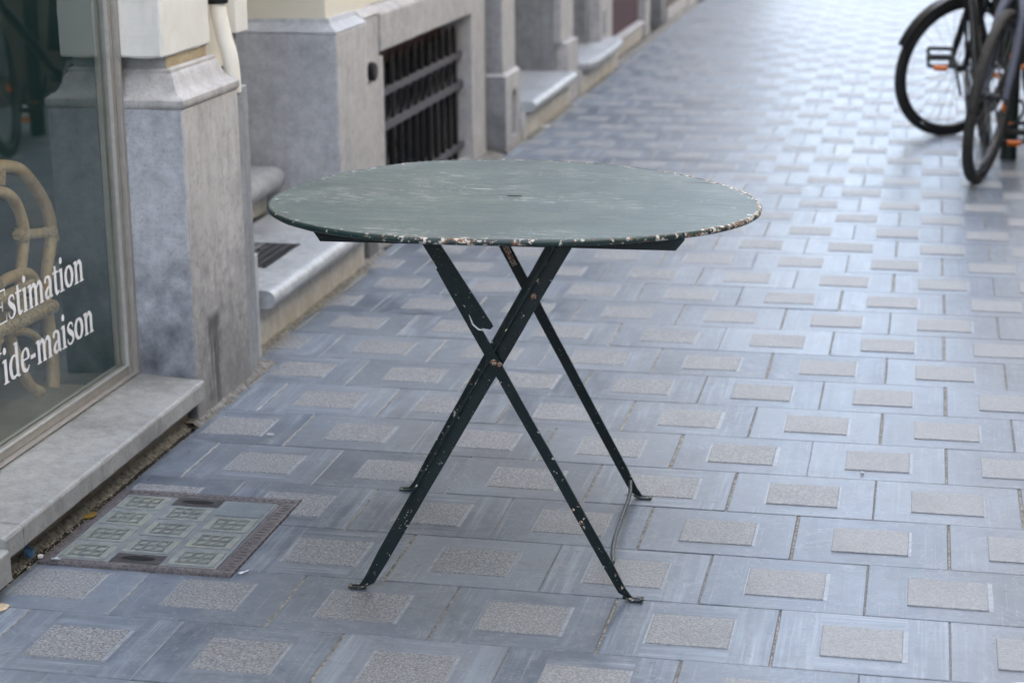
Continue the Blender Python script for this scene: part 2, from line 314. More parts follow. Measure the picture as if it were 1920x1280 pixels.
# ------------------------------------------------------------------ mesh helper
class MB:
    def __init__(s): s.v = []; s.f = []
    def add(s, vs, fs):
        b = len(s.v); s.v += [Vector(v) for v in vs]; s.f += [tuple(b+i for i in f) for f in fs]; return s
    def box(s, x0, x1, y0, y1, z0, z1):
        return s.add([(x0, y0, z0), (x1, y0, z0), (x1, y1, z0), (x0, y1, z0), (x0, y0, z1), (x1, y0, z1), (x1, y1, z1), (x0, y1, z1)],
                     [(0, 3, 2, 1), (4, 5, 6, 7), (0, 1, 5, 4), (1, 2, 6, 5), (2, 3, 7, 6), (3, 0, 4, 7)])
    def bar(s, a, b, w, t, side=(0, 1, 0)):
        """flat bar from a to b, thickness t along side, width w across"""
        a = Vector(a); b = Vector(b); d = (b-a).normalized(); sd_ = Vector(side); sd_ = (sd_-d*sd_.dot(d)).normalized(); wd = d.cross(sd_)
        vs = [p+wd*(w/2*i)+sd_*(t/2*j) for p in (a, b) for i, j in ((-1, -1), (1, -1), (1, 1), (-1, 1))]
        return s.add(vs, [(3, 2, 1, 0), (4, 5, 6, 7), (0, 1, 5, 4), (1, 2, 6, 5), (2, 3, 7, 6), (3, 0, 4, 7)])
    def ribbon(s, pts, ws, t, side):
        """flat bar along a polyline"""
        pts = [Vector(p) for p in pts]; n = len(pts); sd_ = Vector(side).normalized(); vs = []
        for i, p in enumerate(pts):
            d = (pts[min(i+1, n-1)]-pts[max(i-1, 0)]).normalized(); wd = d.cross(sd_).normalized(); tt = wd.cross(d).normalized()
            vs += [p+wd*(ws[i]/2*a)+tt*(t/2*b) for a, b in ((-1, -1), (1, -1), (1, 1), (-1, 1))]
        fs = [(3, 2, 1, 0), tuple(4*(n-1)+k for k in range(4))]
        for i in range(n-1):
            for k in range(4): fs.append((4*i+k, 4*i+(k+1) % 4, 4*i+4+(k+1) % 4, 4*i+4+k))
        return s.add(vs, fs)
    def tube(s, pts, r, n=10, closed=False, cap=True):
        pts = [Vector(p) for p in pts]; m = len(pts); rs = r if isinstance(r, (list, tuple)) else [r]*m
        vs = []; prev = None
        for i, p in enumerate(pts):
            if closed: d = (pts[(i+1) % m]-pts[i-1]).normalized()
            else: d = (pts[min(i+1, m-1)]-pts[max(i-1, 0)]).normalized()
            if prev is None:
                a = Vector((0, 0, 1)) if abs(d.z) < .9 else Vector((1, 0, 0)); u = d.cross(a).normalized()
            else: u = (prev-d*prev.dot(d)).normalized()
            prev = u; v = d.cross(u)
            vs += [p+(u*cos(2*pi*k/n)+v*sin(2*pi*k/n))*rs[i] for k in range(n)]
        fs = []
        for i in range(m if closed else m-1):
            j = (i+1) % m
            for k in range(n): fs.append((i*n+k, i*n+(k+1) % n, j*n+(k+1) % n, j*n+k))
        if cap and not closed: fs += [tuple(range(n-1, -1, -1)), tuple((m-1)*n+k for k in range(n))]
        return s.add(vs, fs)
    def prism(s, poly, axis, a, b):
        """poly: 2D points, extruded along axis from a to b. axis 'y': poly is (x,z); 'x': (y,z); 'z': (x,y)"""
        def mk(p, t): return {'y': (p[0], t, p[1]), 'x': (t, p[0], p[1]), 'z': (p[0], p[1], t)}[axis]
        n = len(poly); vs = [mk(p, a) for p in poly]+[mk(p, b) for p in poly]
        fs = [tuple(range(n)), tuple(range(2*n-1, n-1, -1))]+[(i, n+i, n+(i+1) % n, (i+1) % n) for i in range(n)]
        return s.add(vs, fs)
    def rings(s, rings_, cap=True):
        n = len(rings_[0]); vs = [p for r in rings_ for p in r]; fs = []
        for i in range(len(rings_)-1):
            for k in range(n): fs.append((i*n+k, i*n+(k+1) % n, (i+1)*n+(k+1) % n, (i+1)*n+k))
        if cap: fs += [tuple(range(n-1, -1, -1)), tuple((len(rings_)-1)*n+k for k in range(n))]
        return s.add(vs, fs)
    def build(s, name, mat, parent=None, bevel=0, seg=2, rough=None, smooth=None, alt=None):
        bm = bmesh.new()
        off = parent['_w'] if parent is not None and '_w' in parent.keys() else (0, 0, 0); off = Vector(off)
        vv = [bm.verts.new(v) for v in s.v]
        for f in s.f:
            try: bm.faces.new([vv[i] for i in f])
            except ValueError: pass
        bmesh.ops.recalc_face_normals(bm, faces=bm.faces)
        if bevel:
            es = [e for e in bm.edges if len(e.link_faces) == 2 and e.calc_face_angle(0) > .5]
            bmesh.ops.bevel(bm, geom=es, offset=bevel, segments=seg, affect='EDGES', profile=.6, clamp_overlap=True)
        if rough:
            cell, amp = rough[:2]; zero = rough[2] if len(rough) > 2 else 14
            for _ in range(9):
                es = [e for e in bm.edges if e.calc_length() > cell]
                if not es or len(bm.verts) > 40000: break
                bmesh.ops.subdivide_edges(bm, edges=es, cuts=1, use_grid_fill=True)
            bm.normal_update()
            for v in bm.verts:
                d = noise.noise(v.co*zero)+.6*noise.noise(v.co*zero*3.7)
                edge = 2.2 if any(e.calc_face_angle(0) > .35 for e in v.link_edges if len(e.link_faces) == 2) else 1
                v.co += v.normal*(d*amp*edge - (amp*.8 if edge > 1 else 0))
        if off.length: bmesh.ops.translate(bm, verts=bm.verts, vec=-off)
        me = bpy.data.meshes.new(name); bm.to_mesh(me); bm.free()
        me.materials.append(mat)
        if smooth is not None:
            me.polygons.foreach_set('use_smooth', [True]*len(me.polygons)); me.set_sharp_from_angle(angle=radians(smooth))
        if alt:
            me.materials.append(M[alt])
            for p in me.polygons: p.material_index = 1 if p.normal.x > .6 else 0
        o = bpy.data.objects.new(name, me); COL.objects.link(o)
        if parent is not None: o.parent = parent; o['_w'] = tuple(off)
        return o

def thing(name, label, cat, loc=(0, 0, 0), group=None):
    o = bpy.data.objects.new(name, None); COL.objects.link(o); o.location = loc; o['_w'] = tuple(loc)
    o.empty_display_size = .1; o['label'] = label; o['category'] = cat
    if group: o['group'] = group
    return o
def tag(o, label, cat, group=None, kind=None):
    if kind: o['kind'] = kind
    if label: o['label'] = label
    if cat: o['category'] = cat
    if group: o['group'] = group
    return o
def cr(pts, n=6, closed=False):
    """Catmull-Rom through points"""
    P = [Vector(p) for p in pts]; m = len(P); out = []
    for i in range(m if closed else m-1):
        p0 = P[(i-1) % m] if closed or i > 0 else P[0]*2-P[1]; p1 = P[i]; p2 = P[(i+1) % m]; p3 = P[(i+2) % m] if closed or i+2 < m else P[-1]*2-P[-2]
        for k in range(n):
            t = k/n; out.append(.5*((2*p1)+(p2-p0)*t+(2*p0-5*p1+4*p2-p3)*t*t+(3*p1-p0-3*p2+p3)*t**3))
    if not closed: out.append(P[-1])
    return out

# ------------------------------------------------------------------ ground and pavement
g = MB().add([(-60, -60, -.03), (60, -60, -.03), (60, 200, -.03), (-60, 200, -.03)], [(0, 1, 2, 3)]).build('ground', M['ground']); g['kind'] = 'structure'
ROW, PIT, Y0, X0 = .26134, .3145, 4.728, -.2195
def tiles():
    me = bpy.data.meshes.new('pavement'); vs = []; fs = []; mi = []; tint = []; wear = []; uv = []; cur = [0, 1, 0, 1, .5]
    def quad(p, m, t):
        b = len(vs); vs.extend(p); fs.append((b, b+1, b+2, b+3)); mi.append(m); tint.append(t); wear.append(cur[4])
        for q in p: uv.extend(((q[0]-cur[0])/(cur[1]-cur[0]), (q[1]-cur[2])/(cur[3]-cur[2]), 0))
    def slab(x0, x1, y0, y1, zt, zb, bv, m, t, tilt=(0, 0, 0)):
        def Z(x, y, z): return z+tilt[0]*(x-(x0+x1)/2)+tilt[1]*(y-(y0+y1)/2)+tilt[2]
        o = [(x0, y0), (x1, y0), (x1, y1), (x0, y1)]; i = [(x0+bv, y0+bv), (x1-bv, y0+bv), (x1-bv, y1-bv), (x0+bv, y1-bv)]
        O = [(x, y, Z(x, y, zt-bv*.8)) for x, y in o]; I = [(x, y, Z(x, y, zt)) for x, y in i]; Bt = [(x, y, zb) for x, y in o]
        quad(I, m, t)
        for k in range(4):
            j = (k+1) % 4; quad([O[k], O[j], I[j], I[k]], m, t); quad([Bt[k], Bt[j], O[j], O[k]], m, t)
    XL, XR = -1.735, .99
    for k in range(-100, 16):
        yt = Y0-k*ROW; yb = yt-ROW; odd = k % 2
        xs = X0+(0 if odd else PIT/2)
        for j in range(-9, 8):
            x0 = xs+j*PIT; x1 = x0+PIT
            xl = XL if yt < 4.9 else -1.83
            if x1 < xl+.03 or x0 > XR-.03: continue
            a = max(x0, xl); b = min(x1, XR)
            t = random.random(); t = t*.75+(.25 if random.random() < .3 else 0)
            cur[:] = [x0, x1, yb, yt, random.random()]
            gx, gy = random.uniform(.0020, .0042), random.uniform(.0010, .0022)
            tl = (random.uniform(-.004, .004), random.uniform(-.004, .004), random.uniform(-.0006, .0006))
            jx = random.uniform(-.002, .002)
            slab(a+gx*.5+jx, b-gx*.5+jx, yb+gy*.5, yt-gy*.5, 0, -.03, .0016, 0, t, tl)
            quad([(b-.004, yb+.002, -.0022), (b+.004, yb+.002, -.0022), (b+.004, yt-.002, -.0022), (b-.004, yt-.002, -.0022)], 3, .5)
            ix0, ix1 = x0+.081+random.uniform(-.003, .003), x0+.2325+random.uniform(-.003, .003); iy0, iy1 = yb+.062, yt-.063
            ix0 = max(ix0, a+.004); ix1 = min(ix1, b-.004)
            if ix1-ix0 > .03:
                cx = (ix0+ix1)/2
                rise = .0012+.0017*max(0, min(1, (cx+.75)/.8))*random.uniform(.6, 1.15)
                # sawn pale strips either side of the inlay
                def Zt(x, y): return tl[0]*(x-(a+b)/2)+tl[1]*(y-(yb+yt)/2)+tl[2]
                e = random.uniform(.0, .007)*(cx < -.2); e2 = random.uniform(.002, .010)
                for (u0, u1) in ((ix0-e, ix0), (ix1, ix1+e2)):
                    u0 = max(u0, a+.003); u1 = min(u1, b-.003)
                    if u1 > u0+.001: quad([(u0, iy0-.002, Zt(u0, iy0)+.0004), (u1, iy0-.002, Zt(u1, iy0)+.0004), (u1, iy1+.002, Zt(u1, iy1)+.0004), (u0, iy1+.002, Zt(u0, iy1)+.0004)], 2, t)
                slab(ix0, ix1, iy0, iy1, rise, -.002, .0012, 1, max(0, min(1, (cx+.9)/.9+random.uniform(-.2, .2))), tl)
    quad([(-2.6, -6, -.0075), (1.3, -6, -.0075), (1.3, 34, -.0075), (-2.6, 34, -.0075)], 4, .5)
    me.from_pydata(vs, [], fs)
    for m_ in ('paving', 'inlay', 'edge', 'mortar', 'dirt'): me.materials.append(M[m_])
    me.polygons.foreach_set('material_index', mi)
    at = me.attributes.new('tint', 'FLOAT', 'FACE'); at.data.foreach_set('value', tint)
    at = me.attributes.new('wear', 'FLOAT', 'FACE'); at.data.foreach_set('value', wear)
    at = me.attributes.new('slab_uv', 'FLOAT_VECTOR', 'CORNER'); at.data.foreach_set('vector', uv)
    o = bpy.data.objects.new('pavement', me); COL.objects.link(o); o['kind'] = 'structure'
tiles()
# mortar fillet along the foot of the walls
mb = MB()
for (xa, ya, yb, wd) in ((-1.745, 4.30, 4.90, .022), (-1.825, 4.95, 6.18, .03), (-1.835, 6.18, 6.36, .02), (-1.90, 6.36, 8.46, .06), (-1.845, 8.46, 8.84, .02), (-1.825, 8.84, 10.0, .03), (-1.845, 10, 16, .03), (-1.772, 2.2, 4.32, .02)):
    n_ = int((yb-ya)/.03)+1; vs = []; fs = []
    for i in range(n_+1):
        y = ya+(yb-ya)*i/n_; q = .5+.9*noise.noise(Vector((xa*3, y*14, 0)))
        vs += [(xa-.03, y, .012), (xa+.002, y, .009+.005*q), (xa+wd*(.35+.35*q), y, .003), (xa+wd*(.75+.6*q), y, -.004)]
    for i in range(n_):
        for k in range(3): fs.append((4*i+k, 4*i+k+1, 4*i+5+k, 4*i+4+k))
    mb.add(vs, fs)
o = mb.build('wall_foot_path', M['kerbdirt'], smooth=60); o['kind'] = 'structure'

# ------------------------------------------------------------------ shop building (nearest on the left)
shop = thing('shop_building', 'cream shop front with large lettered window and weathered stone pilaster', 'building', (-2.0, 3.0, 0))
# pilaster: two materials, street face with own weathering plus bounced light as colour
PX1, PY0, PY1, PZ = -1.745, 4.345, 4.735, .79
pil = MB().box(-2.3, PX1, PY0, PY1, -.02, PZ).build('stone_pilaster', M['stone'], shop, bevel=.004, rough=(.022, .0011))
pil.data.materials.append(M['pil_side'])
for p in pil.data.polygons:
    if p.normal.x > .6: p.material_index = 1
def cap_profile(x0, x1, y0, y1, prof):
    return [[(x0+d, y0+d, z), (x1-d, y0+d, z), (x1-d, y1-d, z), (x0+d, y1-d, z)] for d, z in prof]
prof = [(.004, .786), (-.004, .792), (-.006, .80), (-.005, .812), (.002, .817), (.008, .819), (.015, .824), (.023, .834), (.029, .848), (.033, .862), (.038, .868), (.041, .872), (.041, .880), (.047, .884)]
cp = MB().rings(cap_profile(-2.3, PX1, PY0, PY1, prof)).build('pilaster_cap', M['stone_w'], shop, rough=(.02, .0010), smooth=35)
MB().box(-2.25, PX1-.052, PY0+.047, PY1-.07, .88, .925).build('bare_joint', M['sill'], shop, rough=(.02, .002), alt='ochre')
MB().box(-2.3, -1.787, 4.345, 4.668, .912, 2.5).build('painted_pier', M['white'], shop, bevel=.006, rough=(.025, .0022))
MB().box(-2.3, -1.835, 4.668, 4.93, .83, 2.5).build('painted_return', M['cream'], shop, bevel=.003)
MB().box(-2.6, PX1-.04, 4.735, 4.745, -.02, .79).build('pilaster_back', M['stone_g'], shop)
# sill and plinth under the window
def skew(m):
    for v in m.v:
        if v.x > -1.8: v.x -= .0165*(v.y-3.2)/1.14; v.z -= .004*(v.y-3.2)/1.14
    return m
sillpoly = [(-1.98, .066), (-1.712, .066), (-1.705, .072), (-1.706, .113), (-1.711, .118), (-1.98, .127)]
skew(MB().prism(sillpoly, 'y', 3.295, 4.343)).build('window_sill', M['sill'], shop, bevel=.0025, rough=(.03, .0008))
MB().prism(sillpoly, 'y', 3.215, 3.293).build('window_sill', M['sill'], shop, bevel=.0025, rough=(.03, .0008))
MB().prism([(-1.98, .03), (-1.698, .03), (-1.695, .034), (-1.696, .093), (-1.701, .097), (-1.98, .104)], 'y', 1.2, 3.213).build('window_sill', M['sill'], shop, bevel=.003, rough=(.05, .0008))
MB().box(-2.2, -1.77, .9, 4.340, -.02, .064).build('plinth', M['riser_d'], shop, rough=(.04, .003))
# window
win = MB().box(-1.945, -1.893, 4.327, 4.3445, .105, 2.42).box(-1.945, -1.905, 4.305, 4.325, .132, 2.40).box(-1.945, -1.893, 1.0, 4.325, .128, .1315).box(-1.945, -1.897, 1.0, 4.3265, .105, .1265).box(-1.945, -1.907, 1.0, 4.304, .133, .152).box(-1.945, -1.893, 1.0, 4.327, 2.40, 2.46).build('window', M['alu'], shop, bevel=.0012)
MB().box(-1.912, -1.9045, 1.0, 4.3035, .1525, .1555).box(-1.912, -1.9045, 4.300, 4.3045, .156, 2.398).build('glazing_bead', M['bead'], win)
MB().box(-1.927, -1.920, 1.0, 4.302, .150, 2.402).build('glass_pane', M['glass'], win)
# lettering
def strokes(ch):
    """pen strokes in em: (points, widths)"""
    st = .135; S = []
    def ln(pts, ws, n=8): S.append((pts, ws, n))
    def serif(x, y, w=.2, h=.032): S.append(([(x-w/2, y), (x+w/2, y)], [h, h], 0))
    def stem(x, y0, y1): S.append(([(x, y0), (x, y1)], [st, st], 0))
    X = .5
    if ch == 'i': stem(.15, 0, X); serif(.15, .016, .25); S.append(([(.02, X-.05), (.10, X-.012)], [.03, .05], 0)); S.append(([(.15, .60), (.15, .74)], [.14, .14], -1)); a = .29
    elif ch == 'n': stem(.14, 0, X); serif(.14, .016, .23); S.append(([(.01, X-.05), (.09, X-.012)], [.03, .05], 0)); stem(.43, 0, .33); serif(.43, .016, .23); ln([(.20, .36), (.27, .44), (.36, .45), (.43, .37), (.43, .28)], [.03, .07, .10, .13, .135]); a = .575
    elif ch == 'm':
        stem(.14, 0, X); serif(.14, .016, .22); S.append(([(.01, X-.05), (.09, X-.012)], [.03, .05], 0))
        for q in (0, .285): stem(.42+q, 0, .33); serif(.42+q, .016, .2); ln([(.20+q, .36), (.27+q, .44), (.35+q, .45), (.42+q, .37), (.42+q, .28)], [.03, .07, .10, .13, .135])
        a = .845
    elif ch == 't': ln([(.15, .62), (.15, .4), (.15, .15), (.18, .05), (.25, .035), (.33, .07)], [.09, .135, .135, .12, .07, .03]); S.append(([(.02, .475), (.32, .475)], [.045, .045], 0)); a = .34
    elif ch == 'o':
        P = [(.27+.185*cos(t*pi/6), .25+.215*sin(t*pi/6)) for t in range(13)]; W_ = [.05+.095*abs(cos(t*pi/6)) for t in range(13)]; S.append((P, W_, 0)); a = .54
    elif ch == 'e':
        P = [(.42, .27), (.40, .40), (.33, .47), (.25, .475), (.13, .40), (.095, .25), (.13, .10), (.25, .03), (.34, .035), (.43, .11)]; ln(P, [.12, .11, .07, .05, .11, .145, .12, .07, .055, .03]); S.append(([(.10, .265), (.44, .265)], [.035, .035], 0)); a = .475
    elif ch == 's':
        P = [(.35, .36), (.33, .44), (.22, .475), (.12, .43), (.10, .36), (.19, .285), (.31, .215), (.345, .12), (.25, .035), (.14, .03), (.065, .08), (.05, .16)]; ln(P, [.03, .045, .05, .08, .11, .125, .125, .10, .055, .045, .045, .03]); a = .41
    elif ch == 'a':
        ln([(.09, .36), (.11, .44), (.22, .475), (.32, .43), (.35, .33), (.35, .15), (.38, .045), (.46, .04)], [.09, .08, .05, .10, .135, .135, .09, .03]); ln([(.35, .28), (.20, .23), (.10, .13), (.15, .04), (.25, .04), (.35, .12)], [.03, .06, .12, .08, .055, .04]); a = .49
    elif ch == 'd':
        stem(.43, .03, .72); serif(.48, .016, .14); S.append(([(.31, .70), (.40, .715)], [.03, .045], 0)); ln([(.43, .40), (.34, .465), (.24, .465), (.13, .38), (.10, .24), (.13, .10), (.22, .035), (.33, .05), (.43, .13)], [.03, .05, .06, .12, .145, .12, .07, .05, .03]); a = .57
    elif ch == 'E':
        stem(.17, 0, .68)
        for y in (.018, .662): S.append(([(.04, y), (.57, y)], [.036, .036], 0))
        S.append(([(.57, .0), (.59, .17)], [.05, .02], 0)); S.append(([(.56, .68), (.57, .52)], [.05, .02], 0)); S.append(([(.17, .35), (.42, .35)], [.036, .036], 0)); S.append(([(.41, .25), (.41, .45)], [.035, .035], 0)); a = .64
    elif ch == 'V': S.append(([(.14, .68), (.37, .0)], [.15, .12], 0)); S.append(([(.37, .02), (.60, .68)], [.05, .05], 0)); S.append(([(.02, .665), (.28, .665)], [.03, .03], 0)); S.append(([(.5, .665), (.72, .665)], [.03, .03], 0)); a = .68
    elif ch == '-': S.append(([(.04, .24), (.29, .24)], [.085, .085], 0)); a = .33
    return S, a
def text(word, yend, z0, ux, uz, x):
    adv = [strokes(c)[1] for c in word]; y = yend-sum(adv)*ux; mb = MB(); q = 0
    for c, a in zip(word, adv):
        for P, W_, n in strokes(c)[0]:
            q += 1; xo = x+.00004*(q % 9)
            if n > 0:
                V3 = cr([(p[0], p[1], w_) for p, w_ in zip(P, W_)], 5); P = [(v.x, v.y) for v in V3]; W_ = [v.z for v in V3]
            if n == -1:
                cx, cy, r = P[0][0], .67, .075; mb.add([(xo, y+(cx+r*cos(t*pi/8))*ux, z0+(cy+r*sin(t*pi/8))*uz) for t in range(16)], [tuple(range(16))]); continue
            m = len(P); vs = []
            closed = m > 3 and abs(P[0][0]-P[-1][0])+abs(P[0][1]-P[-1][1]) < 1e-6
            for i in range(m):
                i0, i1 = (i-1 if i > 0 else (m-2 if closed else 0)), (i+1 if i < m-1 else (1 if closed else m-1))
                dx, dy = P[i1][0]-P[i0][0], P[i1][1]-P[i0][1]; l = math.hypot(dx, dy) or 1; nx, ny = -dy/l*W_[i]/2, dx/l*W_[i]/2
                vs += [(xo, y+(P[i][0]+nx)*ux, z0+(P[i][1]+ny)*uz), (xo, y+(P[i][0]-nx)*ux, z0+(P[i][1]-ny)*uz)]
            mb.add(vs, [(2*i, 2*i+1, 2*i+3, 2*i+2) for i in range(m-1)])
        y += a*ux
    return mb
text('Estimation', 4.108, .418, .0955, .109, -1.9192).build('lettering', M['letter'], win)
text('Vide-maison', 4.144, .2845, .0985, .109, -1.9192).build('lettering', M['letter'], win)
# interior of the shop
MB().add([(-4.6, .2, .095), (-1.95, .2, .095), (-1.95, 4.36, .095), (-4.6, 4.36, .095)], [(0, 1, 2, 3)]).build('shop_floor', M['int_floor'], shop)
MB().box(-4.6, -1.948, 4.306, 4.343, .096, 2.6).build('window_cheek', M['interior'], shop)
MB().box(-4.7, -4.6, .1, 6, 0, 3).box(-4.6, -2.35, 4.36, 4.42, .0, 3).box(-4.6, -1.95, .1, .2, 0, 3).box(-4.7, -1.95, .1, 4.4, 2.6, 2.7).build('shop_interior', M['interior'], shop)
MB().box(-3.3, -2.7, 2.2, 3.4, .096, .62).box(-3.9, -3.4, 3.4, 4.2, .096, 1.3).build('display_cabinet', M['interior'], shop, bevel=.01)
# upper storeys
def facade(parent, y0, y1, z0, z1, face, mat, side, wins, depth=3.6):
    """wall above street level with window openings, side=+1 faces +x"""
    xa, xb = (face-depth, face) if side > 0 else (face, face+depth)
    ys = [y0]; mb = MB(); n = len(wins)
    zs = [(1.0+z0, 2.4+z0)]
    e = .25
    fx0, fx1 = (face-e, face) if side > 0 else (face, face+e)
    zc = z0
    for (za, zb) in zs:
        mb.box(fx0, fx1, y0, y1, zc, za)
        yc = y0
        for (wa, wb) in wins: mb.box(fx0, fx1, yc, wa, za+.0, zb); yc = wb
        mb.box(fx0, fx1, yc, y1, za, zb); zc = zb
    mb.box(fx0, fx1, y0, y1, zc, z1)
    bx0, bx1 = (xa, fx0-.03) if side > 0 else (fx1+.03, xb)
    mb.box(bx0, bx1, y0+.002, y1-.002, z0+.001, z1-.05)
    mb.box(face-.3 if side > 0 else face-.12, face+.12 if side > 0 else face+.3, y0+.003, y1-.003, z1, z1+.15)
    mb.build('upper_wall', mat, parent)
    for (za, zb) in zs:
        for (wa, wb) in wins:
            gx = face-.2*side
            f_ = MB(); ym = (wa+wb)/2
            for (a, b, c, d) in ((wa, wb, za, za+.06), (wa, wb, zb-.06, zb), (wa, wa+.06, za+.06, zb-.06), (wb-.06, wb, za+.06, zb-.06), (ym-.03, ym+.03, za+.06, zb-.06)):
                f_.box(min(gx, gx+.05*side), max(gx, gx+.05*side), a, b, c, d)
            fo = f_.build('window', M['white'], parent)
            MB().box(min(gx, gx+.02*side), max(gx, gx+.02*side), wa+.06, wb-.06, za+.06, zb-.06).build('pane', M['darkglass'], fo)
MB().box(-5.5, -1.80, .9, 4.93, 2.5, 3.0).box(-2.4, -1.79, .0, .9, -.02, 2.5).build('wall', M['cream'], shop)
facade(shop, 0, 4.93, 3.0, 6.6, -1.80, M['cream'], 1, [(.6, 1.5), (3.2, 4.1)])

# drainpipe
dp = thing('drainpipe', 'cream round drainpipe running into grey lead boot beside the stone pilaster', 'drainpipe', (-1.79, 4.79, 0))
MB().tube(cr([(-1.80, 4.775, 2.5), (-1.80, 4.775, 1.35), (-1.804, 4.775, 1.06), (-1.802, 4.775, .99), (-1.790, 4.775, .92), (-1.777, 4.775, .87), (-1.772, 4.775, .82), (-1.771, 4.775, .775)], 6), .021, 20).build('pipe', M['pipe_w'], dp, smooth=50)
MB().tube([(-1.8015, 4.775, 1.005), (-1.803, 4.775, 1.035)], .026, 20).build('pipe_clip', M['iron'], dp, smooth=40)
MB().box(-1.81, -1.757, 4.752, 4.80, -.02, .80).box(-1.81, -1.763, 4.803, 4.86, -.02, .785).build('lead_boot', M['pipe_g'], dp, bevel=.004, rough=(.05, .001))

# ------------------------------------------------------------------ town house with steps and basement window
h1 = thing('town_house', 'cream town house with stone base, doorway steps and barred basement window', 'building', (-2.1, 6.5, 0))
MB().box(-2.6, -1.80, 4.895, 4.99, .915, 2.6).build('door_jamb', M['white'], h1, bevel=.003)
MB().box(-2.6, -1.80, 4.875, 4.985, -.02, .295).build('jamb_plinth', M['stone_p'], h1, bevel=.004, rough=(.04, .001))
MB().box(-2.6, -1.83, 4.89, 4.98, .295, .915).build('door_jamb', M['stone_g'], h1, bevel=.003)
def nose_profile(x, zt, th, back):
    r = th/2; pts = [(back, zt-th)]
    for k in range(0, 9):
        a = -pi/2+pi*k/8; pts.append((x-r+r*cos(a), zt-r+r*sin(a)))
    pts.append((back, zt+.006)); return pts
def step(parent, x, zt, th, back, y0, y1, rx):
    s_ = MB().prism(nose_profile(x, zt, th, back), 'y', y0, y1).build('door_step', M['step'], parent, rough=(.04, .0009), smooth=40)
    return s_
step(h1, -1.757, .185, .054, -2.13, 4.992, 6.105, 0)
MB().box(-2.2, -1.822, 4.99, 6.10, -.02, .123).build('step_riser', M['riser'], h1, rough=(.05, .0012))
step(h1, -2.088, .342, .080, -2.7, 4.992, 6.085, 0)
MB().box(-2.7, -2.16, 4.99, 6.10, .185, .257).build('step_riser', M['riser'], h1, rough=(.05, .0012))
MB().box(-2.85, -2.70, 4.9, 6.11, .332, 2.6).build('front_door', M['darkwood'], h1, bevel=.003)
# pier
MB().box(-2.85, -1.90, 6.112, 6.47, -.02, .783).build('stone_pier', M['stone_p'], h1, bevel=.005, rough=(.04, .0016), alt='stone_w')  # street face takes the warm stone, bounced light put into its colour
prof2 = [(.0, .784), (.0, .789), (.03, .815), (.035, .83)]
MB().rings(cap_profile(-2.85, -1.90, 6.112, 6.48, prof2)).build('pier_cap', M['stone_p'], h1, rough=(.04, .001), smooth=30)
MB().box(-2.85, -1.945, 6.147, 6.62, .818, 2.6).box(-2.85, -1.955, 6.60, 8.40, .825, 2.6).build('wall', M['cream'], h1, bevel=.003)
MB().box(-2.1, -1.832, 6.198, 6.31, -.02, .235).build('pier_plinth', M['stone_g'], h1, bevel=.006, rough=(.03, .002))
# wall with basement window
MB().box(-2.3, -1.92, 6.472, 6.69, -.02, .80).box(-2.3, -1.921, 6.69, 6.744, -.02, .64).box(-2.3, -1.915, 8.13, 8.385, -.02, .80).box(-2.3, -1.93, 6.744, 8.13, -.02, .035).build('stone_wall', M['stone_w'], h1, bevel=.004, rough=(.06, .0015))
lint = [(-2.3, .66), (-1.912, .66), (-1.912, .792), (-1.945, .822), (-2.3, .826)]
MB().prism(lint, 'y', 6.694, 8.13).build('lintel', M['stone_w'], h1, bevel=.004, rough=(.06, .0015))
MB().prism([(-2.3, .80), (-1.915, .80), (-1.945, .826), (-2.3, .826)], 'y', 6.472, 6.69).build('wall_cap', M['stone_w'], h1)
MB().box(-2.3, -2.02, 8.1302, 8.1312, .03, .66).build('window_reveal', M['stone_p'], h1)
bw = MB().box(-2.19, -2.14, 6.744, 8.13, .035, .66).build('basement_window', M['unlit'], h1)  # black backing, the dark of the unlit room put into its colour
MB().box(-2.12, -2.05, 6.746, 8.128, .555, .658).build('red_board', M['redboard'], bw)
MB().box(-2.13, -2.12, 6.746, 8.128, .036, .557).build('dark_pane', M['darkglass'], bw)
gr = MB()
for (z, r) in ((.487, .014), (.357, .016), (.092, .014)): gr.box(-1.985, -1.957, 6.72, 8.16, z-r, z+r)
gr.build('grille_rail', M['iron_g'], bw, bevel=.004)
yb = 6.79
while yb < 8.12:
    MB().tube([(-1.972, yb, .04), (-1.972, yb, .565), (-1.972, yb, .60), (-1.972, yb, .622)], [.0125, .0125, .011, .003], 8).build('grille_bar', M['iron'], bw, smooth=50)
    if yb+.112 < 8.12: MB().tube([(-1.972, yb+.056+.040*cos(t*pi/8), .421+.048*sin(t*pi/8)) for t in range(16)], .0055, 6, closed=True).build('grille_ring', M['iron'], bw, smooth=50)
    yb += .1125
MB().tube([(-1.92, 6.563, .604), (-1.903, 6.563, .604), (-1.898, 6.563, .604)], [.034, .034, .028], 20).build('vent_cap', M['iron'], h1, smooth=40, bevel=0)
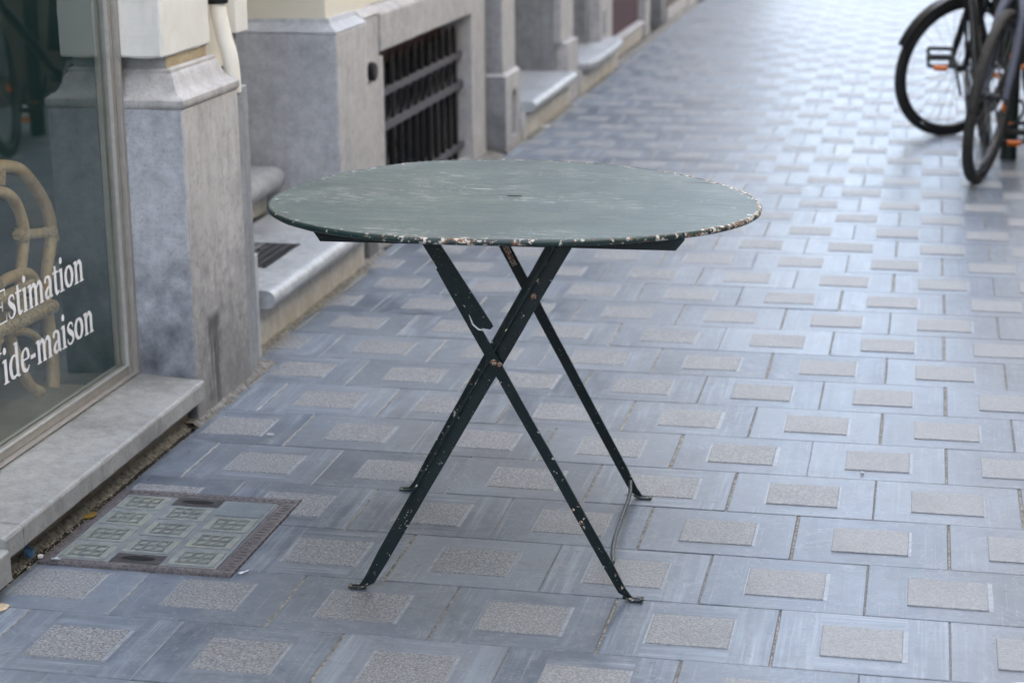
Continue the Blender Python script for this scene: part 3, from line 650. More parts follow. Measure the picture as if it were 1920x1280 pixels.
# pilaster with niche
def niche_pilaster(parent, y0, y1, xf, ztop, y_n0, y_n1, zn0, zn1, xup, mat):
    """plinth block whose street face carries an arched recess; built as ring of faces round the arch"""
    mb = MB(); n = 10; r = (y_n1-y_n0)/2; yc = (y_n0+y_n1)/2; zs = zn1-r
    arch = [(y_n0, zn0), (y_n1, zn0)]+[(yc+r*cos(pi*k/n), zs+r*sin(pi*k/n)) for k in range(n+1)]
    outer = [(y0, -.02), (y1, -.02)]+[None]*(n+1)
    for k in range(n+1):
        t = k/n
        if t < .25: outer[2+k] = (y1, zs+(ztop-zs)*t/.25)
        elif t <= .75: outer[2+k] = (y1+(y0-y1)*(t-.25)/.5, ztop)
        else: outer[2+k] = (y0, ztop-(ztop-zs)*(t-.75)/.25)
    m = len(arch)
    vs = [(xf, y, z) for y, z in outer]+[(xf, y, z) for y, z in arch]+[(xf-.07, y, z) for y, z in arch]+[(xf-.35, y, z) for y, z in outer]
    fs = []
    for i in range(m):
        j = (i+1) % m
        fs += [(i, j, m+j, m+i), (m+i, m+j, 2*m+j, 2*m+i), (3*m+i, 3*m+j, j, i)]
    fs += [tuple(range(2*m, 3*m)), tuple(range(3*m, 4*m))]
    mb.add(vs, fs)
    mb.build('pilaster_plinth', mat, parent)
niche_pilaster(h1, 8.49, 8.82, -1.845, .338, 8.61, 8.73, .05, .27, 0, M['stone_w'])
MB().box(-2.19, -1.8475, 8.486, 8.492, -.02, .333).build('plinth_shade_side', M['stone_g'], h1)  # darker sheet over the near side, its shade put into the colour
MB().rings(cap_profile(-2.2, -1.845, 8.49, 8.82, [(0, .338), (.02, .356), (.03, .358)])).build('plinth_cap', M['stone_w'], h1)
MB().box(-2.6, -1.868, 8.505, 8.775, .357, 2.6).box(-2.6, -1.95, 8.386, 8.506, -.02, 2.6).build('door_jamb', M['stone_g'], h1, bevel=.003)
MB().box(-1.8685, -1.862, 8.507, 8.773, .358, 2.6).build('pilaster_lit_face', M['stone_w'], h1)  # paler sheet over the street face, its light put into the colour
# second doorway
step(h1, -1.775, .185, .05, -2.6, 8.822, 9.97, 0)
MB().box(-2.6, -1.825, 8.822, 10.0, -.02, .136).build('step_riser', M['riser'], h1)
MB().box(-2.7, -2.45, 8.75, 9.98, .19, 2.6).build('front_door', M['darkwood'], h1)
MB().box(-2.7, -1.905, 9.975, 10.30, -.02, 2.6).build('door_jamb', M['stone_g'], h1, bevel=.003)
MB().box(-5.4, -1.90, 4.935, 10.3, 2.6, 3.0).build('wall', M['cream'], h1)
facade(h1, 4.935, 10.3, 3.0, 6.8, -1.90, M['pale'], 1, [(5.4, 6.3), (7.1, 8.0), (8.9, 9.8)])

# ------------------------------------------------------------------ house with the curved step, then the maroon door house
h2 = thing('row_house', 'pale row house with curved entrance step past the barred window', 'building', (-2.1, 11, 0))
MB().box(-2.2, -1.845, 10.045, 10.345, -.02, .325).build('pilaster_plinth', M['stone_w'], h2, bevel=.006)
MB().box(-2.2, -1.872, 10.302, 10.36, .327, 2.6).box(-2.2, -1.872, 9.99, 10.30, .327, 2.6).build('pilaster', M['stone_w'], h2, bevel=.004)
# step with a swept front
P = [(-2.6, 10.38), (-1.86, 10.38), (-1.80, 10.44), (-1.775, 10.6), (-1.775, 11.2), (-1.785, 11.55), (-1.83, 11.72), (-2.6, 11.72)]
MB().prism(P, 'z', .135, .180).build('door_step', M['step'], h2, bevel=.014, seg=3, smooth=40)
MB().box(-2.6, -1.835, 10.39, 11.70, -.02, .135).build('step_riser', M['riser'], h2)
MB().box(-2.7, -2.4, 10.35, 11.3, .18, 2.6).build('front_door', M['darkwood'], h2)
MB().box(-2.7, -1.965, 11.3, 11.75, -.02, 2.6).build('door_jamb', M['stone_g'], h2, bevel=.004)
MB().box(-2.3, -1.90, 11.42, 11.74, .18, 2.6).build('pilaster', M['stone_w'], h2, bevel=.006)
MB().box(-1.9, -1.895, 11.50, 11.62, .21, .35).build('niche_shade', M['stone_g'], h2)  # flat darker panel painting a recess's shade, nothing is hollowed out
MB().box(-5.4, -1.91, 10.30, 12.0, 2.6, 3.0).build('wall', M['cream'], h2)
facade(h2, 10.302, 12.0, 3.0, 6.4, -1.91, M['cream'], 1, [(10.7, 11.5)])
h3 = thing('garage_house', 'pale house with maroon boarded door over low stone sill', 'building', (-2.1, 12.8, 0))
md = MB()
y = 12.02
while y < 13.2: md.box(-2.1, -1.95, y, y+.094, .12, 2.4); y += .098
md.build('maroon_door', M['maroon'], h3)
MB().box(-2.3, -1.90, 12.0, 13.3, .085, .118).build('door_sill', M['stone_w'], h3, bevel=.006)
MB().box(-2.3, -1.915, 11.76, 13.3, -.02, .085).build('plinth', M['riser'], h3)
MB().box(-2.3, -1.92, 11.76, 12.0, .085, 2.4).build('pilaster', M['stone_w'], h3, bevel=.006)
MB().box(-2.3, -1.91, 13.42, 13.62, -.02, 2.6).build('pilaster', M['stone_w'], h3, bevel=.006)
MB().box(-2.3, -1.96, 13.205, 13.42, -.02, 2.6).box(-2.4, -2.0, 13.62, 14.2, -.02, 2.4).build('stone_wall', M['stone_g'], h3)
MB().box(-2.3, -1.90, 14.2, 14.42, -.02, 2.6).build('pilaster', M['stone_g'], h3, bevel=.006)
MB().box(-5.4, -1.91, 12.002, 14.42, 2.6, 3.0).build('wall', M['cream'], h3)
facade(h3, 12.002, 14.42, 3.0, 6.7, -1.91, M['pale'], 1, [(12.6, 13.5)])
h4 = thing('end_house', 'ochre plastered house with grey base farthest down the left side', 'building', (-2.1, 17, 0))
MB().box(-2.5, -1.90, 14.42, 24, .22, 3.0).build('wall', M['ochrewall'], h4)
MB().box(-2.5, -1.89, 14.42, 24, -.02, .10).build('plinth', M['stone_w'], h4)
MB().box(-2.5, -1.895, 14.422, 24, .10, .22).build('wall_base', M['brownwall'], h4)
for yy in (15.6, 17.2, 19, 21, 23.5): MB().box(-2.1, -1.87, yy, yy+.3, -.02, 3.0).build('pilaster', M['stone_w'], h4, bevel=.005)
facade(h4, 14.42, 24, 3.0, 5.6, -1.90, M['cream'], 1, [(15.5, 16.4), (18, 18.9), (20.5, 21.4)])

# ------------------------------------------------------------------ opposite side of the street, seen in the window's reflection
for i, (y0, y1, mt, zt, lab) in enumerate(((-3.2, 2.6, 'pale', 5.9, 'pale house across the street behind the camera'), (2.6, 8.2, 'cream', 5.9, 'cream house across the street facing the shop window'), (8.2, 14, 'pale', 6.0, 'brown based house behind the parked bicycles'), (14, 20, 'cream', 5.55, 'far cream house on the right of the street'))):
    hh = thing('opposite_house', lab, 'building', (1.3, (y0+y1)/2, 0))
    MB().box(1.0, 1.5, y0, y1, -.02, .9).build('plinth', M['brownwall'], hh)
    ww = (y1-y0)
    MB().box(1.03, 1.5, y0, y0+.25*ww, .9, 3).box(1.03, 1.5, y0+.45*ww, y0+.6*ww, .9, 3).box(1.03, 1.5, y0+.8*ww, y1, .9, 3).box(1.03, 1.5, y0+.25*ww, y0+.45*ww, 2.4, 3).box(1.03, 1.5, y0+.6*ww, y0+.8*ww, 2.4, 3).build('wall', M[mt], hh)
    for a in (.25, .6): MB().box(1.2, 1.25, y0+a*ww, y0+(a+.2)*ww, .9, 2.4).build('shop_glass', M['darkglass'], hh)
    facade(hh, y0+.001, y1-.001, 3.0, zt, 1.03, M[mt], -1, [(y0+.2*ww, y0+.2*ww+.9), (y0+.65*ww, y0+.65*ww+.9)])
bk = thing('rear_house', 'cream house on the shop side behind the camera', 'building', (-2.1, -1.5, 0))
MB().box(-2.6, -1.82, -3, -.002, -.02, 3.0).build('wall', M['cream'], bk)
facade(bk, -3, -.002, 3.0, 5.8, -1.82, M['cream'], 1, [(-2.0, -1.1)])

# ------------------------------------------------------------------ door grate
gt = thing('foot_grate', 'dark woven metal foot grate set in the lower doorway step', 'grate', (-1.96, 5.43, .186))
mbg = MB().box(-2.10, -1.888, 5.265, 5.585, .1865, .1885)
mbg.build('grate_base', simple('grate_plate', (.17, .17, .18), .5, .2, 60), gt)
mbl = MB()
for k in range(15): mbl.box(-2.10, -1.89, 5.267+k*.0225, 5.267+k*.0225+.0035, .1885, .1905)
for k in range(8): mbl.box(-2.098+k*.0285, -2.098+k*.0285+.0035, 5.267, 5.585, .1885, .191)
mbl.build('grate_mesh', M['iron'], gt)
MB().box(-1.889, -1.878, 5.262, 5.59, .186, .191).build('grate_edge', M['iron'], gt)

# ------------------------------------------------------------------ light well cover
lw = thing('light_well_cover', 'worn cast iron light well cover with twelve panels of cast glass', 'cover', (-1.51, 3.6, 0))
LX0, LX1, LY0, LY1, LT = -1.728, -1.308, 3.378, 3.832, .0042
fr = MB(); wF = .038
fr.box(LX0, LX1, LY0, LY0+wF*.8, -.01, LT).box(LX0, LX1, LY1-wF*.8, LY1, -.01, LT).box(LX0, LX0+wF*.6, LY0+wF*.8, LY1-wF*.8, -.01, LT).box(LX1-wF, LX1, LY0+wF*.8, LY1-wF*.8, -.01, LT)
fr.build('cast_frame', M['cast'], lw, bevel=.001)
# raised key pattern and lips on the frame
kp = MB()
for x in [LX0+.02+i*.0165 for i in range(24)]:
    for yc in (LY0+wF*.4, LY1-wF*.4):
        kp.box(x, x+.011, yc-.006, yc-.0035, LT, LT+.0012).box(x, x+.0025, yc-.0035, yc+.006, LT, LT+.0012)
for y in [LY0+.03+i*.0165 for i in range(24)]:
    xc = LX1-wF*.5
    kp.box(xc-.008, xc-.0055, y, y+.011, LT, LT+.0012).box(xc-.0055, xc+.008, y, y+.0025, LT, LT+.0012)
kp.box(LX0, LX1, LY0, LY0+.004, LT, LT+.0014).box(LX1-.004, LX1, LY0+.004, LY1, LT, LT+.0014).box(LX1-wF+.001, LX1-wF+.005, LY0+.03, LY1-.03, LT, LT+.0014)
kp.build('key_pattern', M['cast'], lw)
ix0, ix1, iy0, iy1 = LX0+wF*.6, LX1-wF, LY0+wF*.8, LY1-wF*.8
MB().box(ix0+.001, ix1-.006, iy0+.001, iy1-.001, -.01, .0030).build('lattice', M['gframe'], lw)
cw = (ix1-.006-ix0)/3; rh = (iy1-iy0)/4
def gblock(cx, cy, w_, h_):
    mb = MB().box(cx-w_/2, cx+w_/2, cy-h_/2, cy+h_/2, 0, .0044)
    rl = MB()
    for i in range(3):
        for j in range(2):
            ox, oy, rx, ry = cx+(i-1)*w_*.22, cy+(j-.5)*h_*.34, w_*.085, h_*.13
            rl.tube([(ox+rx*cos(t*pi/6), oy+ry*sin(t*pi/6), .0046) for t in range(12)], .0013, 5, closed=True)
    for q in (-1.5, -.5, .5, 1.5): rl.box(cx+q*w_*.22-.0009, cx+q*w_*.22+.0009, cy-h_*.36, cy+h_*.36, .004, .0062)
    for q in (-1, 0, 1): rl.box(cx-w_*.36, cx+w_*.36, cy+q*h_*.35-.0008, cy+q*h_*.35+.0008, .004, .0058)
    gb = mb.build('glass_block', M['gblock'], lw, smooth=40); rl.build('relief', M['gdark'], gb, smooth=40)
def vent(cx, cy, w_, h_):
    v = MB().box(cx-w_/2, cx+w_/2, cy-h_/2, cy+h_/2, 0, .004)
    for k in range(14):
        xx = cx-w_/2+w_*(k+.5)/14; v.add([(xx-.003, cy-h_/2+.002, .0046), (xx-.001, cy-h_/2+.002, .0046), (xx+.004, cy+h_/2-.002, .0046), (xx+.002, cy+h_/2-.002, .0046)], [(0, 1, 2, 3)])
    vo = v.build('vent_plate', M['vent'], lw)
    MB().add([(cx+w_*.34*cos(t*pi/12)*(1), cy+h_*.22*sin(t*pi/12), .0052) for t in range(24)], [tuple(range(24))]).build('slot_disc', M['unlit'], vo)  # flat black ellipse, the slot's unlit depth put into its colour
for r in range(4): gblock(ix0+cw*.5, iy0+rh*(r+.5), cw*.86, rh*.80)
vent(ix0+cw*1.5, iy0+rh*.27, cw*.92, rh*.48); vent(ix0+cw*1.5, iy1-rh*.27, cw*.92, rh*.48)
for r in range(3): gblock(ix0+cw*1.5, iy0+rh*(1+r), cw*.86, rh*.80)
for r in range(3): gblock(ix0+cw*2.5, iy0+rh*(r+.5), cw*.86, rh*.80)
MB().box(ix0+cw*2.05, ix1-.014, iy1-rh*.98, iy1-.004, 0, .0046).build('slate_panel', M['slab'], lw, bevel=.001)

# ------------------------------------------------------------------ the table
tb = thing('bistro_table', 'round green folding metal table with chipped rim and crossed legs', 'table', (-.796, 3.68, 0))
C = Vector((-.79576, 3.718235, .7255)); TX, TY = .01237, .02432
CO = [0.4868, 0.0016, -0.0012, -0.0007, -0.0011, 0.0136, -0.0123, -0.0029, -0.0002]
def R(t):
    r = CO[0]
    for k in range(1, 5): r += CO[2*k-1]*cos(k*t)+CO[2*k]*sin(k*t)
    return r
def TP(t, f, dz=0):
    r = R(t)*f; x, y = r*cos(t), r*sin(t)
    w_ = .0011*noise.noise(Vector((x*5, y*5, 2)))+.0006*noise.noise(Vector((x*14, y*14, 5)))
    return Vector((C.x+x, C.y+y, C.z-TX*x-TY*y+w_+dz))
NT_, NR = 160, 26
bm = bmesh.new(); lay = bm.verts.layers.float.new('rim'); rg = []
cv = bm.verts.new(TP(0, 0)); 
for j in range(1, NR+1):
    f = j/NR; rg.append([bm.verts.new(TP(2*pi*i/NT_, f*.988)) for i in range(NT_)])
    for v in rg[-1]: v[lay] = f
for i in range(NT_): bm.faces.new((cv, rg[0][i], rg[0][(i+1) % NT_]))
for j in range(NR-1):
    for i in range(NT_): bm.faces.new((rg[j][i], rg[j+1][i], rg[j+1][(i+1) % NT_], rg[j][(i+1) % NT_]))
ret = bmesh.ops.extrude_face_region(bm, geom=bm.faces[:]); 
for e in ret['geom']:
    if isinstance(e, bmesh.types.BMVert): e.co.z -= .0022
bmesh.ops.recalc_face_normals(bm, faces=bm.faces)
bmesh.ops.translate(bm, verts=bm.verts, vec=-Vector(tb['_w']))
me = bpy.data.meshes.new('tabletop'); bm.to_mesh(me); bm.free(); me.materials.append(M['top'])
me.polygons.foreach_set('use_smooth', [True]*len(me.polygons)); me.set_sharp_from_angle(angle=radians(40))
top = bpy.data.objects.new('tabletop', me); COL.objects.link(top); top.parent = tb; top['_w'] = tuple(tb['_w'])
NRm = 420; ring = []
for i in range(NRm):
    t = 2*pi*i/NRm; c_ = TP(t, .990, -.0052); out = Vector((cos(t), sin(t), 0)); r = .0062+.0006*noise.noise(Vector((t*9, 1, 0)))+.0005*noise.noise(Vector((t*40, 4, 0)))
    ring.append([c_+out*(r*cos(a))+Vector((0, 0, r*1.0*sin(a))) for a in [2*pi*k/10 for k in range(10)]])
ring.append(ring[0]); MB().rings(ring, cap=False).build('rim', M['rim'], top, smooth=60)
# flat disc for the dented parasol hole, its inner shade put into the colour
hc = TP(0, 0, .0005); MB().add([(hc.x+.017*cos(t*pi/12)+.002, hc.y+.006*sin(t*pi/12)+.006*cos(t*pi/12)**2, hc.z) for t in range(24)], [tuple(range(24))]).build('centre_hole_disc', M['unlit'], top)
# rails under the top
for yy, mt in ((3.405, 'rail'), (3.985, 'rail')):
    zt = C.z-TY*(yy-C.y)-.004
    pl = [(-1.122, zt), (-1.122, zt-.012), (-1.103, zt-.040), (-.426, zt-.034), (-.410, zt-.014), (-.410, zt)]
    if yy > 3.9: pl = [(x, z) for x, z in pl]
    MB().prism(pl, 'y', yy-.004, yy+.001).box(-1.112, -.418, yy+.001, yy+.022, zt-.005, zt-.001).build('rail', M['leg'], top, bevel=.0008)
def leg(foot, topp, w0, w1, th, flare, name='leg', extra=None):
    f = Vector(foot); t = Vector(topp); d = (t-f).normalized()
    p0 = f+Vector((flare*.026, 0, .0036)); p1 = f+Vector((flare*.008, 0, .0042)); p2 = f+d*.020+Vector((flare*-.001, 0, .002)); pts = [p0, p1, p2]
    n = 14
    for i in range(1, n+1): pts.append(p2.lerp(t, i/n))
    ws = [w0*.22, w0*.34, w0*.85]+[w0+(w1-w0)*i/n for i in range(1, n+1)]
    # slight unevenness, hammered edges
    pts = [p+Vector((.0012*noise.noise(p*9), .001*noise.noise(p*7+Vector((3, 0, 0))), 0)) for p in pts]
    ws = [w_*(1+.03*noise.noise(Vector((i*1.7, w0*50, 0)))) for i, w_ in enumerate(ws)]
    o_ = MB().ribbon(pts, ws, th, (0, 1, 0))
    return o_
FL, FR_, BR, BL = (-1.030, 3.377), (-.513, 3.414), (-.577, 3.990), (-1.082, 3.949)
def place(fx, fy, tx, ty, tz, *a): return leg((fx, fy, 0), (tx, ty, tz), *a)
l1 = place(*FL, -.633, 3.416, .705, .026, .034, .005, -1).build('leg', M['leg'], tb, bevel=.001)
# upper part of this leg is an angle iron: second flange
MB().bar((-.938, 3.379, .186), (-.6475, 3.403, .70), .0035, .018, (0, 1, 0)).build('flange', M['leg'], l1)
l2 = place(*FR_, -.862, 3.378, .655, .0195, .021, .005, 1).build('leg', M['leg'], tb, bevel=.001)
MB().prism([(-.899, .703), (-.864, .703), (-.762, .546), (-.768, .539), (-.799, .5425), (-.810, .560)], 'y', 3.3725, 3.376).build('sleeve', M['leg'], l2, bevel=.0008)
MB().ribbon([(-.808, 3.3715, .566), (-.801, 3.3715, .548), (-.790, 3.3715, .5385), (-.774, 3.3715, .5370)], [.001, .003, .0026, .001], .0012, (0, 1, 0)).build('bare_edge', M['chalk'], l2)
l3 = place(*BR, -.944, 3.975, .705, .021, .024, .005, 1).build('leg', M['leg'], tb, bevel=.001)
l4 = place(*BL, -.690, 3.975, .705, .022, .026, .005, -1).build('leg', M['leg'], tb, bevel=.001)
MB().bar((-.846, 3.955, .527), (-.876, 3.955, .59), .010, .003, (.4, 1, 0)).bar((-.8405, 3.953, .530), (-.8695, 3.953, .592), .004, .002, (.4, 1, 0)).build('tab', M['rust'], tb, bevel=.0006)
def bolt(x, y, z, r=.006, m='rust', par=tb): MB().tube([(x, y+.003, z), (x, y-.002, z), (x, y-.0045, z)], [r, r*.95, r*.45], 10).build('bolt', M[m], par, smooth=60)
bolt(-.7655, 3.386, .472, .0065); bolt(-.7545, 3.387, .468, .005); bolt(-.692, 3.404, .598, .006)
bolt(-.617, 3.404, .182, .004); bolt(-.602, 3.406, .157, .0055)
# worn feet
for (p, s_) in ((FL, -1), (FR_, 1), (BR, 1), (BL, -1)):
    rg_ = []
    for u_, zc_, hw in ((-.008, .0085, .010), (.004, .0042, .0115), (.018, .0030, .0115), (.028, .0036, .0105), (.031, .0046, .008)):
        x_ = p[0]+s_*u_; rg_.append([(x_, p[1]-hw, zc_-.0018), (x_, p[1]+hw, zc_-.0018), (x_, p[1]+hw, zc_+.0018), (x_, p[1]-hw, zc_+.0018)])
    MB().rings(rg_).build('foot', M['leg2'], tb, bevel=.0005, smooth=50)
MB().tube(cr([(-.592, 3.978, .043), (-.583, 3.90, .036), (-.578, 3.75, .036), (-.570, 3.62, .045), (-.556, 3.50, .060), (-.543, 3.425, .072), (-.552, 3.412, .070)], 6), .0042, 10).build('brace_rod', M['rod'], tb, smooth=60)
for lg in (l1, l2, l3, l4): pass

# ------------------------------------------------------------------ rattan chair behind the glass
rc = thing('rattan_chair', 'rattan armchair with double hooped back inside the shop window', 'chair', (-2.25, 3.95, .095))
XB = -2.08
outer = cr([(XB, 4.215, .30), (XB, 4.245, .40), (XB, 4.285, .49), (XB, 4.265, .56), (XB, 4.195, .635), (XB, 4.12, .68), (XB, 3.99, .70), (XB, 3.86, .68), (XB, 3.785, .635), (XB, 3.715, .56), (XB, 3.695, .49), (XB, 3.735, .40), (XB, 3.765, .30)], 5)
MB().tube(outer, .0150, 14).build('back_hoop', M['cane'], rc, smooth=60)
inner = cr([(XB, 4.09, .32), (XB, 4.10, .41), (XB, 4.135, .50), (XB, 4.135, .55), (XB, 4.09, .615), (XB, 3.99, .645), (XB, 3.89, .615), (XB, 3.845, .55), (XB, 3.845, .50), (XB, 3.88, .41), (XB, 3.89, .32)], 5)
MB().tube(inner, .0140, 14).build('back_hoop', M['cane'], rc, smooth=60)
def wrap(a, b, r, turns):
    a = Vector(a); b = Vector(b); mb = MB(); L = (b-a).length; d = (b-a)/L; n = turns
    for k in range(n):
        p = a+d*(L*(k+.5)/n); mb.tube([p-d*(L/n*.48), p-d*(L/n*.2), p+d*(L/n*.2), p+d*(L/n*.48)], [r*.9, r, r, r*.9], 12)
    return mb
wrap((XB, 4.30, .490), (XB, 4.10, .522), .0125, 18).build('binding', M['wrap'], rc, smooth=60)
wrap((XB, 4.272, .505), (XB, 4.29, .470), .0172, 6).build('binding', M['wrap'], rc, smooth=60)
wrap((XB, 4.128, .535), (XB, 4.13, .500), .0162, 6).build('binding', M['wrap'], rc, smooth=60)
wrap((XB, 4.03, .655), (XB, 4.04, .692), .0172, 7).build('binding', M['wrap'], rc, smooth=60)
wrap((XB, 3.68, .490), (XB, 3.88, .522), .0125, 18).build('binding', M['wrap'], rc, smooth=60)
# seat ring, wrapped
seat = cr([(XB+.0, 4.205, .325), (XB-.2, 4.23, .33), (XB-.42, 4.15, .33), (XB-.48, 3.97, .33), (XB-.42, 3.80, .33), (XB-.2, 3.72, .33), (XB, 3.75, .325)], 5)
MB().tube(seat, .017, 12).build('seat_ring', M['cane'], rc, smooth=60)
wrap((XB+.012, 4.245, .315), (XB+.012, 3.72, .335), .017, 44).build('seat_rail', M['wrap'], rc, smooth=60)
wrap((XB+.012, 4.16, .395), (XB+.012, 3.80, .40), .015, 30).build('binding', M['wrap'], rc, smooth=60)
MB().prism([(XB-.02, 4.20), (XB-.2, 4.215), (XB-.42, 4.13), (XB-.465, 3.97), (XB-.42, 3.82), (XB-.2, 3.735), (XB-.02, 3.76)], 'z', .328, .343).build('seat', M['wrap'], rc)
MB().tube(cr([(XB+.006, 3.98, .432), (XB+.006, 4.07, .432), (XB+.006, 4.14, .418), (XB, 4.19, .37), (XB, 4.21, .32)], 5), .014, 10).build('arm', M['cane'], rc, smooth=60)
for s_ in (1, -1):
    yc = 3.99
    MB().tube(cr([(XB, yc+s_*.235, .32), (XB, yc+s_*.248, .22), (XB, yc+s_*.246, .14), (XB, yc+s_*.238, .11)], 5), .0165, 12).build('leg', M['cane'], rc, smooth=60)
    MB().tube(cr([(XB, yc+s_*.03, .31), (XB, yc+s_*.07, .22), (XB, yc+s_*.12, .15), (XB, yc+s_*.175, .115)], 5), .0135, 12).build('cross_leg', M['cane'], rc, smooth=60)
    MB().tube([(XB-.40, yc+s_*.17, .33), (XB-.42, yc+s_*.19, .11)], .019, 12).build('leg', M['cane'], rc, smooth=60)
MB().tube(cr([(XB+.01, 4.02, .305), (XB+.012, 4.10, .285), (XB+.012, 4.17, .235), (XB+.01, 4.21, .18)], 6), .010, 10).build('brace', M['cane'], rc, smooth=60)
MB().tube(cr([(XB+.01, 3.96, .305), (XB+.012, 3.88, .285), (XB+.012, 3.81, .235), (XB+.01, 3.77, .18)], 6), .010, 10).build('brace', M['cane'], rc, smooth=60)

# ------------------------------------------------------------------ bicycles and bollard
def bicycle(name, label, fc, steer_dir, lean_f, rc_, lean_r, R_f, R_r, frame_m, fork_m, tyre_m, crank_deg, guard=True, bag=False, bbz=.285, reflectors=True):
    """fc, rc_: ground contacts of the wheels; steer_dir: heading (rad) the front wheel points to"""
    b = thing(name, label, 'bicycle', (fc[0], fc[1], 0))
    fwd = Vector((fc[0]-rc_[0], fc[1]-rc_[1], 0)).normalized(); left = Vector((-fwd.y, fwd.x, 0))
    upr = Vector((0, 0, cos(lean_r)))+left*sin(lean_r)
    def F(x, y, z): return Vector((rc_[0], rc_[1], 0))+fwd*x+upr.cross(fwd).normalized()*-y*-1+upr*z
    sf = Vector((cos(steer_dir), sin(steer_dir), 0)); sleft = Vector((-sf.y, sf.x, 0)); su = Vector((0, 0, cos(lean_f)))+sleft*sin(lean_f); sl2 = su.cross(sf)
    def S_(x, y, z): return Vector((fc[0], fc[1], 0))+sf*x+sl2*y+su*z
    WB = (Vector(fc)-Vector(rc_)).length
    def wheel(T, R__):
        w_ = MB(); prof = [(-.017, -.034), (-.021, -.022), (-.020, -.010), (-.013, -.002), (0, 0), (.013, -.002), (.020, -.010), (.021, -.022), (.017, -.034)]
        rings_ = [[T((R__+d)*cos(a), y_, R__+(R__+d)*sin(a)) for y_, d in prof] for a in [2*pi*k/56 for k in range(57)]]
        wo = w_.rings(rings_, cap=False).build('wheel', tyre_m, b, smooth=50)
        rp = [(-.013, -.036), (-.014, -.050), (0, -.056), (.014, -.050), (.013, -.036)]
        MB().rings([[T((R__+d)*cos(a), y_, R__+(R__+d)*sin(a)) for y_, d in rp] for a in [2*pi*k/56 for k in range(57)]], cap=False).build('rim', M['blackp'], wo, smooth=50)
        sp = MB()
        for k in range(28):
            a = 2*pi*k/28; s1 = .018 if k % 2 else -.018; a2 = a+(.5 if k % 4 < 2 else -.5)
            sp.tube([T((R__-.05)*cos(a), 0, R__+(R__-.05)*sin(a)), T(.02*cos(a2), s1, R__+.02*sin(a2))], .0011, 4)
        sp.build('spokes', M['steel'], wo)
        MB().tube([T(0, -.03, R__), T(0, .03, R__)], .018, 12).tube([T(0, -.055, R__), T(0, .055, R__)], .006, 8).build('hub', M['blackp'], wo, smooth=40)
        return wo
    wf = wheel(S_, R_f); wr = wheel(F, R_r)
    if reflectors:
        for wo, T, R__, angs in ((wf, S_, R_f, (2.5, 3.45)), (wr, F, R_r, (2.3, 5.2))):
            for a in angs:
                c1, c2 = R__-.13, R__-.055
                MB().bar(T(c1*cos(a), .004, R__+c1*sin(a)), T(c2*cos(a), .004, R__+c2*sin(a)), .028, .008, sl2 if wo is wf else left).build('reflector', M['orange'], wo, bevel=.002)
    # head tube
    ht = S_(-.095*1.0, 0, R_f*2+.06); htop = S_(-.165, 0, R_f*2+.22)
    for s_ in (-1, 1):
        MB().tube(cr([S_(0, s_*.052, R_f), S_(-.02, s_*.052, R_f+.12), S_(-.06, s_*.045, R_f*2-.02), S_(-.09, s_*.02, R_f*2+.05)], 5), [.013+.006*min(1, i/8) for i in range(16)], 12).build('fork_blade', fork_m, b, smooth=60)
    MB().tube([ht, htop], .022, 14).build('head_tube', frame_m, b, smooth=50)
    stem_ = S_(-.20, 0, R_f*2+.36)
    MB().tube([htop, stem_], .014, 10).tube(cr([stem_+sl2*.30-sf*.12+su*.02, stem_+sl2*.22-sf*.02, stem_, stem_-sl2*.22-sf*.02, stem_-sl2*.30-sf*.12+su*.02], 5), .012, 10).build('handlebar', M['blackp'], b, smooth=50)
    for s_ in (1, -1): MB().tube([stem_+sl2*s_*.24-sf*.035+su*.006, stem_+sl2*s_*.31-sf*.125+su*.021], .017, 10).build('grip', M['tyre'], b, smooth=50)
    BBx = .43 if WB > 1 else .40
    bb = F(BBx, 0, bbz); st_ = F(BBx-.19, 0, .80); hub = F(0, 0, R_r)
    fm = MB().tube([bb, htop.lerp(ht, .8)], .021, 12).tube([st_, htop], .016, 12).tube([bb, st_], .017, 12)
    for s_ in (-1, 1): fm.tube([F(0, s_*.06, R_r), F(BBx-.04, s_*.035, bbz)], .009, 8).tube([F(0, s_*.06, R_r), F(BBx-.17, s_*.02, .74)], .008, 8)
    fm.tube([F(BBx, -.04, bbz), F(BBx, .04, bbz)], .026, 12); fm.build('frame', frame_m, b, smooth=50)
    MB().tube([st_, F(BBx-.215, 0, .93)], .013, 10).build('seat_post', M['blackp'], b, smooth=50)
    sd_ = MB(); sx = BBx-.22
    sd_.rings([[F(sx+dx, wy*cos(a), .955+h_*sin(a)) for a in [2*pi*k/12 for k in range(12)]] for dx, wy, h_ in ((-.13, .02, .015), (-.12, .065, .03), (-.06, .075, .032), (.02, .04, .026), (.10, .022, .02), (.135, .012, .012))]); sd_.build('saddle', M['tyre'], b, smooth=60)
    # drive
    MB().tube([F(BBx+.088*cos(t*pi/16), -.045, bbz+.088*sin(t*pi/16)) for t in range(32)], .005, 6, closed=True).tube([F(BBx, -.047, bbz), F(BBx, -.040, bbz)], .04, 16).build('chainring', M['steel'], b, smooth=40)
    ch = [F(BBx+.088*cos(t), -.045, bbz+.088*sin(t)) for t in [-1.57+k*.4 for k in range(9)]]+[F(.045*cos(t), -.045, R_r+.045*sin(t)) for t in [1.57+k*.5 for k in range(7)]]
    MB().tube(ch, .004, 5, closed=True).build('chain', M['iron'], b)
    ca = radians(crank_deg)
